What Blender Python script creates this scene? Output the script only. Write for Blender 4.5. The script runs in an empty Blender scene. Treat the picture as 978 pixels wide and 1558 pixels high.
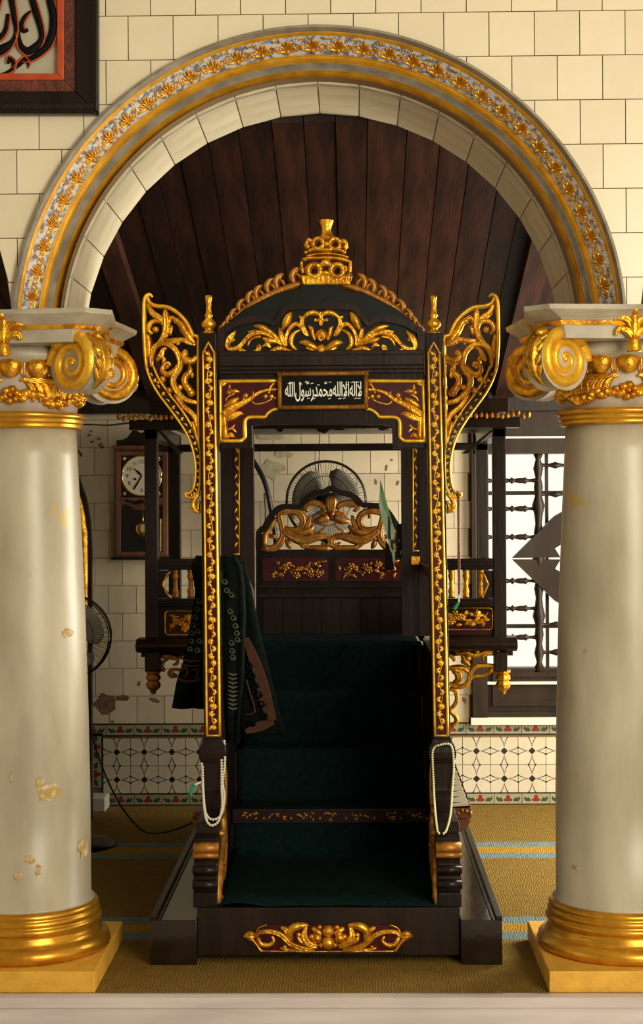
import bpy, math, random
from mathutils import Vector, Matrix
random.seed(7)
PI = math.pi
S = bpy.context.scene
COL = S.collection

# ------------------------------------------------------------------ camera
FPX, W, H = 2490.0, 978, 1558
CAM = Vector((0.11, -5.5, 1.61))
YAW = math.atan((535-489)/FPX)      # looks slightly to the left
PITCH = -math.atan((779-774)/FPX)
ROLL = 0.006
fw = Vector((-math.sin(YAW)*math.cos(PITCH), math.cos(YAW)*math.cos(PITCH), math.sin(PITCH)))
rt0 = fw.cross(Vector((0, 0, 1))).normalized()
up0 = rt0.cross(fw).normalized()
rt = (rt0*math.cos(ROLL) - up0*math.sin(ROLL)).normalized()
up = rt.cross(fw).normalized()
cd = bpy.data.cameras.new('camera')
cam = bpy.data.objects.new('camera', cd)
COL.objects.link(cam)
cd.sensor_fit = 'VERTICAL'; cd.sensor_height = 36.0; cd.lens = 36.0*FPX/H
cd.clip_start = 0.05; cd.clip_end = 100
M3 = Matrix((rt, up, -fw)).transposed()
cam.matrix_world = Matrix.Translation(CAM) @ M3.to_4x4()
S.camera = cam

# ------------------------------------------------------------------ world, lights, exposure
w = bpy.data.worlds.new('world'); S.world = w; w.use_nodes = True
bg = w.node_tree.nodes['Background']
bg.inputs[0].default_value = (1.0, 0.93, 0.78, 1); bg.inputs[1].default_value = 1.15

def area(name, loc, target, size, sizey, power, color):
    l = bpy.data.lights.new(name, 'AREA'); l.shape = 'RECTANGLE'; l.size = size; l.size_y = sizey
    l.energy = power; l.color = color
    o = bpy.data.objects.new(name, l); COL.objects.link(o); o.location = loc
    o.rotation_euler = (Vector(target)-Vector(loc)).to_track_quat('-Z', 'Y').to_euler()
    return o
area('window_daylight', (2.75, 1.9, 1.5), (0, 1.7, 0.6), 1.7, 2.2, 210, (1.0, 0.95, 0.80))
area('door_daylight', (3.4, -6.2, 2.6), (0, 0.0, 1.8), 2.6, 2.6, 350, (1.0, 0.93, 0.76))
vs = S.view_settings
vs.view_transform = 'Standard'; vs.look = 'None'; vs.gamma = 1.0; vs.use_curve_mapping = False
vs.exposure = 0.0

# ------------------------------------------------------------------ helpers
def P(px, py, y):
    """world point on the plane y = const that the photograph shows at (px, py)"""
    d = fw*FPX + rt*(px-W/2) - up*(py-H/2)
    t = (y-CAM.y)/d.y
    return CAM + d*t
def mpp(y): return (y-CAM.y)/FPX

class MB:
    def __init__(s): s.v = []; s.f = []; s.m = []
    def add(s, verts, faces, mi=0):
        b = len(s.v); s.v += [tuple(v) for v in verts]
        for f in faces: s.f.append(tuple(b+i for i in f)); s.m.append(mi)
    def box(s, x0, x1, y0, y1, z0, z1, mi=0):
        v = [(x0,y0,z0),(x1,y0,z0),(x1,y1,z0),(x0,y1,z0),(x0,y0,z1),(x1,y0,z1),(x1,y1,z1),(x0,y1,z1)]
        s.add(v, [(0,3,2,1),(4,5,6,7),(0,1,5,4),(1,2,6,5),(2,3,7,6),(3,0,4,7)], mi); return s
    def pbox(s, pl, pr, pt, pb, y0, y1, mi=0):
        """box whose front face (y0) covers the pixel rectangle"""
        a = P(pl, (pt+pb)/2, y0); b = P(pr, (pt+pb)/2, y0); t = P((pl+pr)/2, pt, y0); c = P((pl+pr)/2, pb, y0)
        return s.box(a.x, b.x, y0, y1, c.z, t.z, mi)
    def prism(s, pts, y0, y1, mi=0):
        """pts: list of (x,z) outline; extruded from y0 (front) to y1"""
        n = len(pts)
        v = [(x, y0, z) for x, z in pts]+[(x, y1, z) for x, z in pts]
        f = [tuple(range(n)), tuple(range(2*n-1, n-1, -1))]
        f += [(i, i+n, (i+1) % n+n, (i+1) % n) for i in range(n)]
        s.add(v, f, mi); return s
    def pprism(s, pts, y0, y1, mi=0):
        q = [P(a, b, y0) for a, b in pts]
        return s.prism([(p.x, p.z) for p in q], y0, y1, mi)
    def xprism(s, pts, x0, x1, mi=0):
        """pts: (y,z) outline extruded along x"""
        n = len(pts)
        v = [(x0, y, z) for y, z in pts]+[(x1, y, z) for y, z in pts]
        f = [tuple(range(n)), tuple(range(2*n-1, n-1, -1))]
        f += [(i, i+n, (i+1) % n+n, (i+1) % n) for i in range(n)]
        s.add(v, f, mi); return s
    def lathe(s, prof, cx, cy, seg=24, mi=0, sx=1, sy=1):
        v = []; f = []; n = len(prof)
        for k in range(seg):
            a = 2*PI*k/seg
            for r, z in prof: v.append((cx+r*math.cos(a)*sx, cy+r*math.sin(a)*sy, z))
        for k in range(seg):
            k2 = (k+1) % seg
            for i in range(n-1): f.append((k*n+i, k2*n+i, k2*n+i+1, k*n+i+1))
        f.append(tuple(k*n for k in range(seg-1, -1, -1))); f.append(tuple(k*n+n-1 for k in range(seg)))
        s.add(v, f, mi); return s
    def tube(s, pts, r, seg=6, mi=0, closed=False):
        pts = [Vector(p) for p in pts]; n = len(pts); v = []; f = []
        for i, p in enumerate(pts):
            a = pts[(i-1) % n] if (closed or i > 0) else p
            b = pts[(i+1) % n] if (closed or i < n-1) else p
            t = (b-a).normalized()
            u = t.cross(Vector((0, 0, 1)))
            if u.length < .05: u = t.cross(Vector((1, 0, 0)))
            u.normalize(); q = t.cross(u)
            rr = r[i] if isinstance(r, (list, tuple)) else r
            for k in range(seg):
                an = 2*PI*k/seg; v.append(p+u*(rr*math.cos(an))+q*(rr*math.sin(an)))
        for i in range(n if closed else n-1):
            j = (i+1) % n
            for k in range(seg):
                k2 = (k+1) % seg; f.append((i*seg+k, i*seg+k2, j*seg+k2, j*seg+k))
        if not closed: f += [tuple(range(seg-1, -1, -1)), tuple((n-1)*seg+k for k in range(seg))]
        s.add(v, f, mi); return s
    def ball(s, c, r, mi=0, seg=7, rings=4, sq=(1, 1, 1)):
        v = [(c[0], c[1], c[2]+r*sq[2])]; f = []
        for i in range(1, rings):
            ph = PI*i/rings
            for k in range(seg):
                a = 2*PI*k/seg
                v.append((c[0]+r*sq[0]*math.sin(ph)*math.cos(a), c[1]+r*sq[1]*math.sin(ph)*math.sin(a), c[2]+r*sq[2]*math.cos(ph)))
        v.append((c[0], c[1], c[2]-r*sq[2])); L = len(v)-1
        for k in range(seg):
            k2 = (k+1) % seg
            f.append((0, 1+k, 1+k2))
            for i in range(rings-2): f.append((1+i*seg+k, 1+(i+1)*seg+k, 1+(i+1)*seg+k2, 1+i*seg+k2))
            f.append((L, 1+(rings-2)*seg+k2, 1+(rings-2)*seg+k))
        s.add(v, f, mi); return s
    def stroke(s, pts, mapf, nrm, sc, hmax=.03, back=0.0, groove=False, mi=0, sub=3, hk=.5, flat=False):
        """carved stroke: pts (u,v,w) -> relief ridge on the plane given by mapf; sc = metres per unit of w"""
        q = catmull(pts, sub)
        C = [mapf(a, b) for a, b, _ in q]; n = len(C); nrm = Vector(nrm).normalized()
        if flat: prof = [(-1, 0), (-.96, 1), (.96, 1), (1, 0)]
        elif groove: prof = [(-1, 0), (-.72, .8), (-.4, 1), (0, .45), (.4, 1), (.72, .8), (1, 0)]
        else: prof = [(-1, 0), (-.75, .65), (-.3, .97), (.3, .97), (.75, .65), (1, 0)]
        if back > 0: prof = [(-1, None)]+prof+[(1, None)]
        k = len(prof); v = []; f = []
        for i in range(n):
            t = C[min(i+1, n-1)]-C[max(i-1, 0)]
            if t.length < 1e-9: t = Vector((1, 0, 0))
            side = nrm.cross(t).normalized(); wd = q[i][2]*sc*.5; h = min(hmax, 2*wd*hk)
            if flat: h = hmax
            for a, b in prof: v.append(C[i]+side*(a*wd)+nrm*(-back if b is None else b*h))
        for i in range(n-1):
            for j in range(k-1): f.append((i*k+j, i*k+j+1, (i+1)*k+j+1, (i+1)*k+j))
            if back > 0: f.append((i*k+k-1, i*k, (i+1)*k, (i+1)*k+k-1))
        f.append(tuple(range(k-1, -1, -1))); f.append(tuple((n-1)*k+j for j in range(k)))
        s.add(v, f, mi); return s
    def blob(s, c, nrm, r, h, mi=0, seg=8):
        """low dome at world point c"""
        nrm = Vector(nrm).normalized(); c = Vector(c)
        u = nrm.cross(Vector((0, 0, 1)))
        if u.length < .05: u = nrm.cross(Vector((1, 0, 0)))
        u.normalize(); q = nrm.cross(u); v = []; f = []
        for rr, hh in ((1, -.3), (.9, .45), (.5, .88)):
            for k in range(seg):
                a = 2*PI*k/seg; v.append(c+u*(r*rr*math.cos(a))+q*(r*rr*math.sin(a))+nrm*(h*hh))
        v.append(c+nrm*h)
        for i in range(2):
            for k in range(seg):
                k2 = (k+1) % seg; f.append((i*seg+k, i*seg+k2, (i+1)*seg+k2, (i+1)*seg+k))
        for k in range(seg): f.append((2*seg+k, 2*seg+(k+1) % seg, 3*seg))
        s.add(v, f, mi); return s
    def flower(s, c, nrm, r, h, petals=5, mi=0):
        nrm = Vector(nrm).normalized(); c = Vector(c)
        u = nrm.cross(Vector((0, 0, 1))).normalized(); q = nrm.cross(u)
        for k in range(petals):
            a = 2*PI*k/petals+.3
            s.blob(c+(u*math.cos(a)+q*math.sin(a))*r*.6, nrm, r*.45, h*.7, mi, 6)
        s.blob(c, nrm, r*.32, h, mi, 6); return s

def catmull(pts, sub):
    if len(pts) < 3 or sub <= 1: return [tuple(p) for p in pts]
    out = []; n = len(pts)
    for i in range(n-1):
        p0 = pts[max(i-1, 0)]; p1 = pts[i]; p2 = pts[i+1]; p3 = pts[min(i+2, n-1)]
        for k in range(sub):
            t = k/sub; o = []
            for a, b, c, d in zip(p0, p1, p2, p3):
                o.append(.5*(2*b+(c-a)*t+(2*a-5*b+4*c-d)*t*t+(3*b-a-3*c+d)*t**3))
            o[2] = max(o[2], .0006)
            out.append(tuple(o))
    out.append(tuple(pts[-1])); return out

def link(o, parent=None):
    COL.objects.link(o)
    if parent is not None: o.parent = parent
def wloc(o):
    l = Vector(o.location)
    while o.parent is not None: o = o.parent; l += Vector(o.location)
    return l
def obj(name, mb, mats, parent=None, smooth=False, label=None, cat=None, group=None, kind=None, bevel=0, solid=0):
    if not isinstance(mats, (list, tuple)): mats = [mats]
    xs = [v[0] for v in mb.v]; ys = [v[1] for v in mb.v]; zs = [v[2] for v in mb.v]
    c = Vector(((min(xs)+max(xs))/2, (min(ys)+max(ys))/2, min(zs)))
    me = bpy.data.meshes.new(name)
    me.from_pydata([(v[0]-c.x, v[1]-c.y, v[2]-c.z) for v in mb.v], [], mb.f)
    for m in mats: me.materials.append(MAT[m])
    me.polygons.foreach_set('material_index', mb.m)
    me.polygons.foreach_set('use_smooth', [smooth]*len(mb.f))
    me.update()
    o = bpy.data.objects.new(name, me)
    if parent is None: o.location = c
    else: o.location = c-wloc(parent)
    link(o, parent)
    tag(o, label, cat, group, kind)
    if bevel:
        b = o.modifiers.new('bevel', 'BEVEL'); b.width = bevel; b.segments = 2; b.limit_method = 'ANGLE'
    if solid:
        b = o.modifiers.new('solid', 'SOLIDIFY'); b.thickness = solid; b.offset = 0
    return o
def tag(o, label=None, cat=None, group=None, kind=None):
    if label: o['label'] = label
    if cat: o['category'] = cat
    if group: o['group'] = group
    if kind: o['kind'] = kind
    return o
def thing(name, loc, label, cat, group=None):
    o = bpy.data.objects.new(name, None); o.empty_display_size = .1; o.location = loc
    link(o); return tag(o, label, cat, group)
def inst(src, name, parent, loc, rot=None, scale=None):
    o = src.copy(); o.name = name; o.location = Vector(loc)-wloc(parent)
    if rot is not None: o.rotation_euler = rot
    if scale is not None: o.scale = scale
    link(o, parent); return o

# ------------------------------------------------------------------ materials
MAT = {}
def mat(name, col, rough=.5, metal=0.0, col2=None, scale=8, bump=0.0, bscale=60, rnd=0.0, spec=.5, detail=4, stretch=None, thr=(.35, .65), coat=0):
    m = bpy.data.materials.new(name); m.use_nodes = True; nt = m.node_tree; N = nt.nodes; L = nt.links
    b = N['Principled BSDF']; b.inputs['Roughness'].default_value = rough; b.inputs['Metallic'].default_value = metal
    b.inputs['Specular IOR Level'].default_value = spec
    if coat: b.inputs['Coat Weight'].default_value = coat; b.inputs['Coat Roughness'].default_value = .15
    tc = N.new('ShaderNodeTexCoord'); mp = N.new('ShaderNodeMapping'); L.new(tc.outputs['Object'], mp.inputs[0])
    if stretch: mp.inputs['Scale'].default_value = stretch
    out = None
    if col2 is not None:
        nz = N.new('ShaderNodeTexNoise'); nz.inputs['Scale'].default_value = scale; nz.inputs['Detail'].default_value = detail
        L.new(mp.outputs[0], nz.inputs['Vector'])
        rp = N.new('ShaderNodeValToRGB'); rp.color_ramp.elements[0].position = thr[0]; rp.color_ramp.elements[1].position = thr[1]
        rp.color_ramp.elements[0].color = (*col, 1); rp.color_ramp.elements[1].color = (*col2, 1)
        L.new(nz.outputs[0], rp.inputs[0]); out = rp.outputs[0]
    if rnd:
        oi = N.new('ShaderNodeObjectInfo'); mr = N.new('ShaderNodeMapRange')
        mr.inputs[3].default_value = 1-rnd; mr.inputs[4].default_value = 1+rnd
        L.new(oi.outputs['Random'], mr.inputs[0])
        mx = N.new('ShaderNodeVectorMath'); mx.operation = 'SCALE'
        if out is not None: L.new(out, mx.inputs[0])
        else: mx.inputs[0].default_value = col
        L.new(mr.outputs[0], mx.inputs['Scale']); out = mx.outputs[0]
    if out is not None: L.new(out, b.inputs['Base Color'])
    else: b.inputs['Base Color'].default_value = (*col, 1)
    if bump:
        n2 = N.new('ShaderNodeTexNoise'); n2.inputs['Scale'].default_value = bscale; n2.inputs['Detail'].default_value = 3
        L.new(mp.outputs[0], n2.inputs['Vector'])
        bp = N.new('ShaderNodeBump'); bp.inputs['Strength'].default_value = bump; bp.inputs['Distance'].default_value = .01
        L.new(n2.outputs[0], bp.inputs['Height']); L.new(bp.outputs[0], b.inputs['Normal'])
    MAT[name] = m; return m
mat('gold', (.95, .50, .035), .33, .78, (.46, .18, .010), 22, .35, 90)  # darker noise tone puts brown crevice shade into the gold colour
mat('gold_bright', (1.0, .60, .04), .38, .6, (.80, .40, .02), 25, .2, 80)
mat('gold_paint', (.90, .48, .035), .4, .35, (.66, .30, .015), 16, .12, 60)
mat('gold_base', (.74, .37, .028), .3, .72, (.50, .22, .014), 10, .08, 40)
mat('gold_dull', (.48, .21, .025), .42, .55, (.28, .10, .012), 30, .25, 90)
mat('gold_plinth', (.80, .44, .05), .6, .1, (.66, .33, .03), 14, .2, 60)
mat('wood_black', (.0075, .0042, .0032), .30, 0, (.016, .008, .0055), 12, .08, 60, stretch=(1, 1, .15), spec=.22)
mat('wood_dark', (.010, .0052, .0038), .36, 0, (.022, .011, .007), 10, .1, 50, stretch=(1, 1, .15), spec=.22)
mat('wood_gloss', (.010, .0052, .0038), .12, 0, (.020, .011, .007), 10, .05, 30, stretch=(1, .2, 1), spec=.6)
mat('wood_green', (.003, .006, .0045), .4, 0, (.006, .008, .006), 10, spec=.2)
mat('wood_red', (.10, .020, .008), .35, 0, (.20, .05, .02), 20, stretch=(1, 1, .2))
mat('plank', (.014, .0055, .0035), .5, 0, (.046, .015, .008), 6, .15, 30, rnd=.5, stretch=(3, .3, 1), spec=.25)
mat('maroon', (.030, .0024, .004), .3, 0, (.060, .005, .008), 20, spec=.3)
mat('maroon_deep', (.012, .0018, .0026), .4, spec=.3)
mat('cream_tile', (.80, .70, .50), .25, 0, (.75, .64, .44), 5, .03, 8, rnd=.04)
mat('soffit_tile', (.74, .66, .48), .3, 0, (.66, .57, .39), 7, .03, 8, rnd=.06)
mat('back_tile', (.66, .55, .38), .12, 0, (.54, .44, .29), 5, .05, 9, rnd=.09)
mat('flake', (.42, .27, .07), .7, 0, (.58, .50, .36), 40, .4, 60, thr=(.45, .6))
mat('grout', (.20, .12, .05), .8)
mat('stain', (.22, .13, .06), .7, 0, (.13, .07, .03), 30)
mat('mould', (.36, .30, .18), .6, 0, (.50, .42, .28), 25)
mat('arch_grey', (.36, .32, .24), .5, 0, (.22, .19, .14), 14, .12, 40)
mat('band_ground', (.62, .62, .62), .5, 0, (.16, .17, .22), 55, thr=(.45, .6))
mat('cap_paint', (.52, .46, .34), .45, 0, (.36, .31, .23), 9, .05, 30)
mat('carpet_green', (.0022, .0088, .0085), .95, 0, (.0042, .0145, .0135), 40, .3, 300, spec=.06)
mat('marble', (.66, .58, .54), .25, 0, (.52, .44, .42), 5, stretch=(.4, 1, 3))
mat('plaster', (.6, .56, .48), .8)
mat('hall_floor', (.5, .45, .4), .3)
mat('black_metal', (.008, .008, .009), .3, .3)
mat('black_plastic', (.005, .005, .005), .35, spec=.3)
mat('clock_wood', (.10, .035, .015), .3, 0, (.20, .075, .03), 12, stretch=(1, 1, .2))
mat('clock_face', (.78, .70, .52), .5)
mat('ink', (.004, .004, .004), .6, spec=.1)
mat('brass', (.9, .62, .2), .2, .9)
mat('clock_glass_dark', (.006, .0045, .0035), .08, spec=.25)
mat('blade', (.32, .29, .23), .3)
mat('bead_white', (.72, .66, .50), .4)
mat('bead_yellow', (.78, .74, .40), .4)
mat('bead_brown', (.16, .045, .02), .35)
mat('tassel_green', (.01, .22, .11), .6)
mat('rug', (.0022, .0042, .0034), .95, 0, (.006, .009, .006), 30, .3, 200, spec=.08)
mat('rug_motif', (.09, .09, .055), .9, 0, (.05, .06, .03), 30)
mat('rug_orange', (.085, .026, .008), .9, 0, (.05, .014, .005), 20)
mat('cloth_grey', (.06, .05, .045), .9)
mat('red_edge', (.52, .07, .012), .4, 0, (.40, .05, .01), 20)
mat('frame_red', (.15, .030, .012), .45, 0, (.06, .012, .008), 40, .4, 90)
mat('panel_pale', (.50, .46, .33), .35, 0, (.38, .34, .24), 4)
mat('letter_white', (.85, .83, .72), .5)
mat('pennant_white', (.62, .72, .60), .4, 0, (.30, .55, .28), 10)
mat('pennant_green', (.05, .34, .06), .4, 0, (.30, .60, .25), 8)
mat('window_wood', (.016, .009, .005), .4, 0, (.030, .017, .009), 10, stretch=(1, 1, .2), spec=.2)
mat('sill', (.66, .62, .50), .3)
mat('tile_buff', (.62, .55, .40), .25, 0, (.54, .46, .32), 8, rnd=.05)
mat('tile_ink', (.012, .016, .013), .3)
mat('tile_red', (.22, .025, .012), .3)
mat('tile_olive', (.36, .32, .19), .25, 0, (.28, .25, .14), 12)
mat('tile_leaf', (.03, .06, .04), .3)

# column paint: cream with flaked ochre patches
def column_paint():
    m = mat('column_paint', (.50, .44, .32), .35, 0, (.33, .28, .19), 5, .06, 25, stretch=(1, 1, .35))
    nt = m.node_tree; N = nt.nodes; L = nt.links; b = N['Principled BSDF']
    src = b.inputs['Base Color'].links[0].from_socket
    tc = N.new('ShaderNodeTexCoord')
    nz = N.new('ShaderNodeTexNoise'); nz.inputs['Scale'].default_value = 4.2; nz.inputs['Detail'].default_value = 7
    L.new(tc.outputs['Object'], nz.inputs['Vector'])
    rp = N.new('ShaderNodeValToRGB'); rp.color_ramp.elements[0].position = .665; rp.color_ramp.elements[1].position = .69
    L.new(nz.outputs[0], rp.inputs[0])
    mx = N.new('ShaderNodeMixRGB'); mx.inputs[2].default_value = (.46, .32, .10, 1)
    L.new(rp.outputs[0], mx.inputs[0]); L.new(src, mx.inputs[1]); L.new(mx.outputs[0], b.inputs['Base Color'])
column_paint()

def carpet_mat():
    m = bpy.data.materials.new('carpet'); m.use_nodes = True; nt = m.node_tree; N = nt.nodes; L = nt.links
    b = N['Principled BSDF']; b.inputs['Roughness'].default_value = .95; b.inputs['Specular IOR Level'].default_value = .1
    tc = N.new('ShaderNodeTexCoord'); sp = N.new('ShaderNodeSeparateXYZ'); 
    geo = N.new('ShaderNodeNewGeometry'); L.new(geo.outputs['Position'], sp.inputs[0])
    nz = N.new('ShaderNodeTexNoise'); nz.inputs['Scale'].default_value = 35; L.new(geo.outputs['Position'], nz.inputs['Vector'])
    ma = N.new('ShaderNodeMath'); ma.operation = 'MULTIPLY_ADD'; ma.inputs[1].default_value = .06
    L.new(nz.outputs[0], ma.inputs[0]); L.new(sp.outputs[1], ma.inputs[2])
    mr = N.new('ShaderNodeMapRange'); mr.inputs[1].default_value = -.5; mr.inputs[2].default_value = 3.5
    L.new(ma.outputs[0], mr.inputs[0])
    rp = N.new('ShaderNodeValToRGB'); cr = rp.color_ramp; cr.interpolation = 'CONSTANT'
    base = (.20, .120, .024, 1); blue = (.15, .20, .19, 1); yel = (.36, .20, .022, 1)
    def f(y): return (y+.5+.03)/4.0
    st = [(0, base), (f(.61), blue), (f(.72), yel), (f(.84), blue), (f(.94), base), (f(2.02), blue), (f(2.13), yel), (f(2.27), blue), (f(2.38), base)]
    cr.elements[0].position = 0; cr.elements[0].color = st[0][1]; cr.elements[1].position = st[1][0]; cr.elements[1].color = st[1][1]
    for p, c in st[2:]:
        e = cr.elements.new(p); e.color = c
    L.new(mr.outputs[0], rp.inputs[0])
    n2 = N.new('ShaderNodeTexNoise'); n2.inputs['Scale'].default_value = 18; n2.inputs['Detail'].default_value = 6
    L.new(geo.outputs['Position'], n2.inputs['Vector'])
    mr2 = N.new('ShaderNodeMapRange'); mr2.inputs[3].default_value = .7; mr2.inputs[4].default_value = 1.3; L.new(n2.outputs[0], mr2.inputs[0])
    vm = N.new('ShaderNodeVectorMath'); vm.operation = 'SCALE'; L.new(rp.outputs[0], vm.inputs[0]); L.new(mr2.outputs[0], vm.inputs['Scale'])
    L.new(vm.outputs[0], b.inputs['Base Color'])
    wv = N.new('ShaderNodeTexWave'); wv.bands_direction = 'X'; wv.inputs['Scale'].default_value = 30; wv.inputs['Distortion'].default_value = 9; wv.inputs['Detail'].default_value = 4
    L.new(geo.outputs['Position'], wv.inputs['Vector'])
    bp = N.new('ShaderNodeBump'); bp.inputs['Strength'].default_value = .35; bp.inputs['Distance'].default_value = .012
    L.new(wv.outputs[0], bp.inputs['Height']); L.new(bp.outputs[0], b.inputs['Normal'])
    MAT['carpet'] = m
carpet_mat()

# ================================================================== SETTING
YB = 3.4                                   # back wall
# ---- floors
mb = MB(); mb.box(-3.2, 3.2, -.07, YB+.1, -.15, -.012)
obj('floor', mb, 'hall_floor', kind='structure', label='raised floor of the bay behind the arch')
mb = MB(); mb.box(-2.08, 2.08, -.075, YB-.02, -.011, 0)
obj('carpet', mb, 'carpet', label='olive ochre carpet with blue and yellow stripes behind the columns', cat='carpet')
mb = MB()
prof = [(-.078, -.16), (-.078, .004), (-.10, .006), (-.118, .001), (-.126, -.010), (-.128, -.03), (-.118, -.034), (-.118, -.16)]
mb.xprism(prof, -3.2, 3.2)
obj('trim_1', mb, 'marble', kind='structure', label='pale marble step edge along the bottom of the picture')
mb = MB(); mb.box(-6, 6, -9, -.118, -.2, -.155)
obj('floor_hall', mb, 'hall_floor', kind='structure', label='stone floor of the prayer hall in front')
mb = MB(); mb.box(-6, 6, -9, .7, 4.3, 4.4)
obj('ceiling_hall', mb, 'plaster', kind='structure', label='plaster ceiling of the prayer hall')

mb = MB(); mb.box(-6, 6, -9.2, -9, -.2, 4.3)
obj('wall_hall', mb, 'plaster', kind='structure', label='far wall of the prayer hall behind the viewer')
for sx, nm in ((-1, 'wall_hall_left'), (1, 'wall_hall_right')):
    mb = MB(); x_ = sx*6.0
    for y0, y1, z0 in ((-9, 1, 2.3), (-9, -7.5, -.2), (-5.6, -4.0, -.2), (-2.0, -.6, -.2)): mb.box(*sorted((x_, x_+sx*.2)), y0, y1, z0, 4.3)
    obj(nm, mb, 'plaster', kind='structure', label='hall side wall with open doorways on the %s' % ('left' if sx < 0 else 'right'))
# ---- arch wall
CZ, RO, RI, YW, ZS, ZT = 2.197, 1.03, .885, .62, 2.278, 4.3
wall = MB()
def zlow(x, r):
    ax = abs(x)
    z = ZS
    if ax < r: z = max(z, CZ+math.sqrt(max(r*r-ax*ax, 0)))
    nc = 2.06 if x < 0 else 2.11
    if ax > nc-1.03: z = max(z, CZ+math.sqrt(max(1.03**2-(nc-ax)**2, 0)))
    return z
N_ = 240; xs = [-2.1+4.2*i/N_ for i in range(N_+1)]
for r, y in ((1.015, .006), (.895, YW)):
    v = []
    for x in xs: v += [(x, y, zlow(x, r)), (x, y, ZT)]
    if y < .1: f = [(2*i, 2*i+2, 2*i+3, 2*i+1) for i in range(N_)]
    else: f = [(2*i, 2*i+1, 2*i+3, 2*i+2) for i in range(N_)]
    wall.add(v, f)
v = []
for x in xs: v += [(x, .006, zlow(x, .895)), (x, YW, zlow(x, .895))]
keep = [i for i in range(N_) if abs(xs[i]) > .93]
wall.add(v, [(2*i, 2*i+1, 2*i+3, 2*i+2) for i in keep])
a0 = math.asin((ZS-CZ)/.895); K = 60; v = []
for k in range(K+1):
    a = a0+(PI-2*a0)*k/K
    v += [(.895*math.cos(a), .12, CZ+.895*math.sin(a)), (.895*math.cos(a), YW, CZ+.895*math.sin(a))]
wall.add(v, [(2*i, 2*i+2, 2*i+3, 2*i+1) for i in range(K)])
for sx in (-1, 1): wall.box(*sorted((sx*2.1, sx*2.95)), .006, YW, -.1, ZT)  # unseen solid wall ends, added to keep outside light out of the bay
WALL = obj('wall_front', wall, 'grout', kind='structure', label='cream tiled wall with a round arch over the pulpit')
# face tiles, clipped along the arch
def clip(poly, px, pz, nx, nz):
    out = []
    for i in range(len(poly)):
        a = poly[i]; b = poly[(i+1) % len(poly)]
        da = (a[0]-px)*nx+(a[1]-pz)*nz; db = (b[0]-px)*nx+(b[1]-pz)*nz
        if da >= 0: out.append(a)
        if da*db < 0: t = da/(da-db); out.append((a[0]+(b[0]-a[0])*t, a[1]+(b[1]-a[1])*t))
    return out
TW, TH, G = .1515, .1488, .0016
shared = None
for row in range(-4, 8):
    zt = 3.272-TH*row; zb = zt-TH
    if zt < ZS: break
    off = .428 if row % 2 == 0 else .428+TW/2
    for k in range(-18, 14):
        xl = off+TW*k; xr = xl+TW
        if xl > 1.95 or xr < -1.95: continue
        poly = [(xl+G, max(zb+G, ZS)), (xr-G, max(zb+G, ZS)), (xr-G, zt-G), (xl+G, zt-G)]
        if poly[2][1]-poly[0][1] < .01: continue
        full = zb+G > ZS
        for cx, r in ((0, 1.022), (-2.06, 1.032), (2.11, 1.032)):
            mx, mz = (xl+xr)/2-cx, (max(zb, ZS)+zt)/2-CZ
            d = math.hypot(mx, mz)
            if d < r-.12: poly = []; break
            if d < r+.13:
                q = clip(poly, cx+mx/d*r, CZ+mz/d*r, mx/d, mz/d)
                if len(q) != len(poly) or any(abs(a[0]-b[0])+abs(a[1]-b[1]) > 1e-6 for a, b in zip(q, poly)): full = False
                poly = q
            if len(poly) < 3: break
        if len(poly) < 3: continue
        if full and shared is not None:
            inst(shared, 'tile', WALL, ((xl+xr)/2, .001, zb+G)); continue
        t = MB(); t.prism(poly, -.002, .004)
        o = obj('tile', t, 'cream_tile', WALL)
        if full: shared = o
# soffit tiles
NF = 18; a0 = math.asin((ZS-CZ)/RI)
rows = [(.185, .33), (.333, .478), (.481, YW+.004)]
src = {}
for k in range(NF):
    aa = a0+(PI-2*a0)*(k+.012)/NF; ab = a0+(PI-2*a0)*(k+.988)/NF
    for j, (y0, y1) in enumerate(rows):
        am = (aa+ab)/2
        if j not in src:
            hw = RI*math.sin((ab-aa)/2)
            t = MB(); t.box(-hw, hw, y0, y1, -.008, 0)
            # local: x tangent, z radial outward
            o = obj('soffit_tile', t, 'soffit_tile', WALL); src[j] = o
        else:
            o = src[j].copy(); link(o, WALL)
        rr = RI*math.cos((ab-aa)/2)+.006
        o.location = Vector((rr*math.cos(am), (y0+y1)/2, CZ+rr*math.sin(am)))-wloc(WALL)
        o.rotation_euler = (0, PI/2-am, 0)
# moulding: splayed profile (R, y) with bands
def band_ring(prof, nm, mt, a0=None, seg=96, parent=WALL):
    m = MB(); n = len(prof); v = []; f = []
    for k in range(seg+1):
        for r, y in prof:
            s0 = math.asin((ZS-.001-CZ)/r)
            a = s0+(PI-2*s0)*k/seg
            v.append((r*math.cos(a), y, CZ+r*math.sin(a)))
    for k in range(seg):
        for i in range(n-1): f.append((k*n+i, k*n+i+1, (k+1)*n+i+1, (k+1)*n+i))
    m.add(v, f); return obj(nm, m, mt, parent, smooth=False)
def bp_(t, d=0):     # point along the splay, raised by d towards the viewer
    return (RO+(RI-RO)*t+d*.35, -.025+(.205+.025)*t-d)
ARCH = band_ring([(1.03, .004), (1.032, -.028), (1.022, -.034), bp_(.10, .002), bp_(.115, -.002)], 'arch_moulding', 'arch_grey')
band_ring([bp_(.105, -.002), bp_(.11, .004), bp_(.125, .006), bp_(.14, .004), bp_(.145, -.008)], 'gold_fillet', 'gold_paint', parent=ARCH)
band_ring([bp_(.14, -.006), bp_(.30, -.010), bp_(.47, -.008)], 'leaf_ground', 'band_ground', parent=ARCH)
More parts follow.
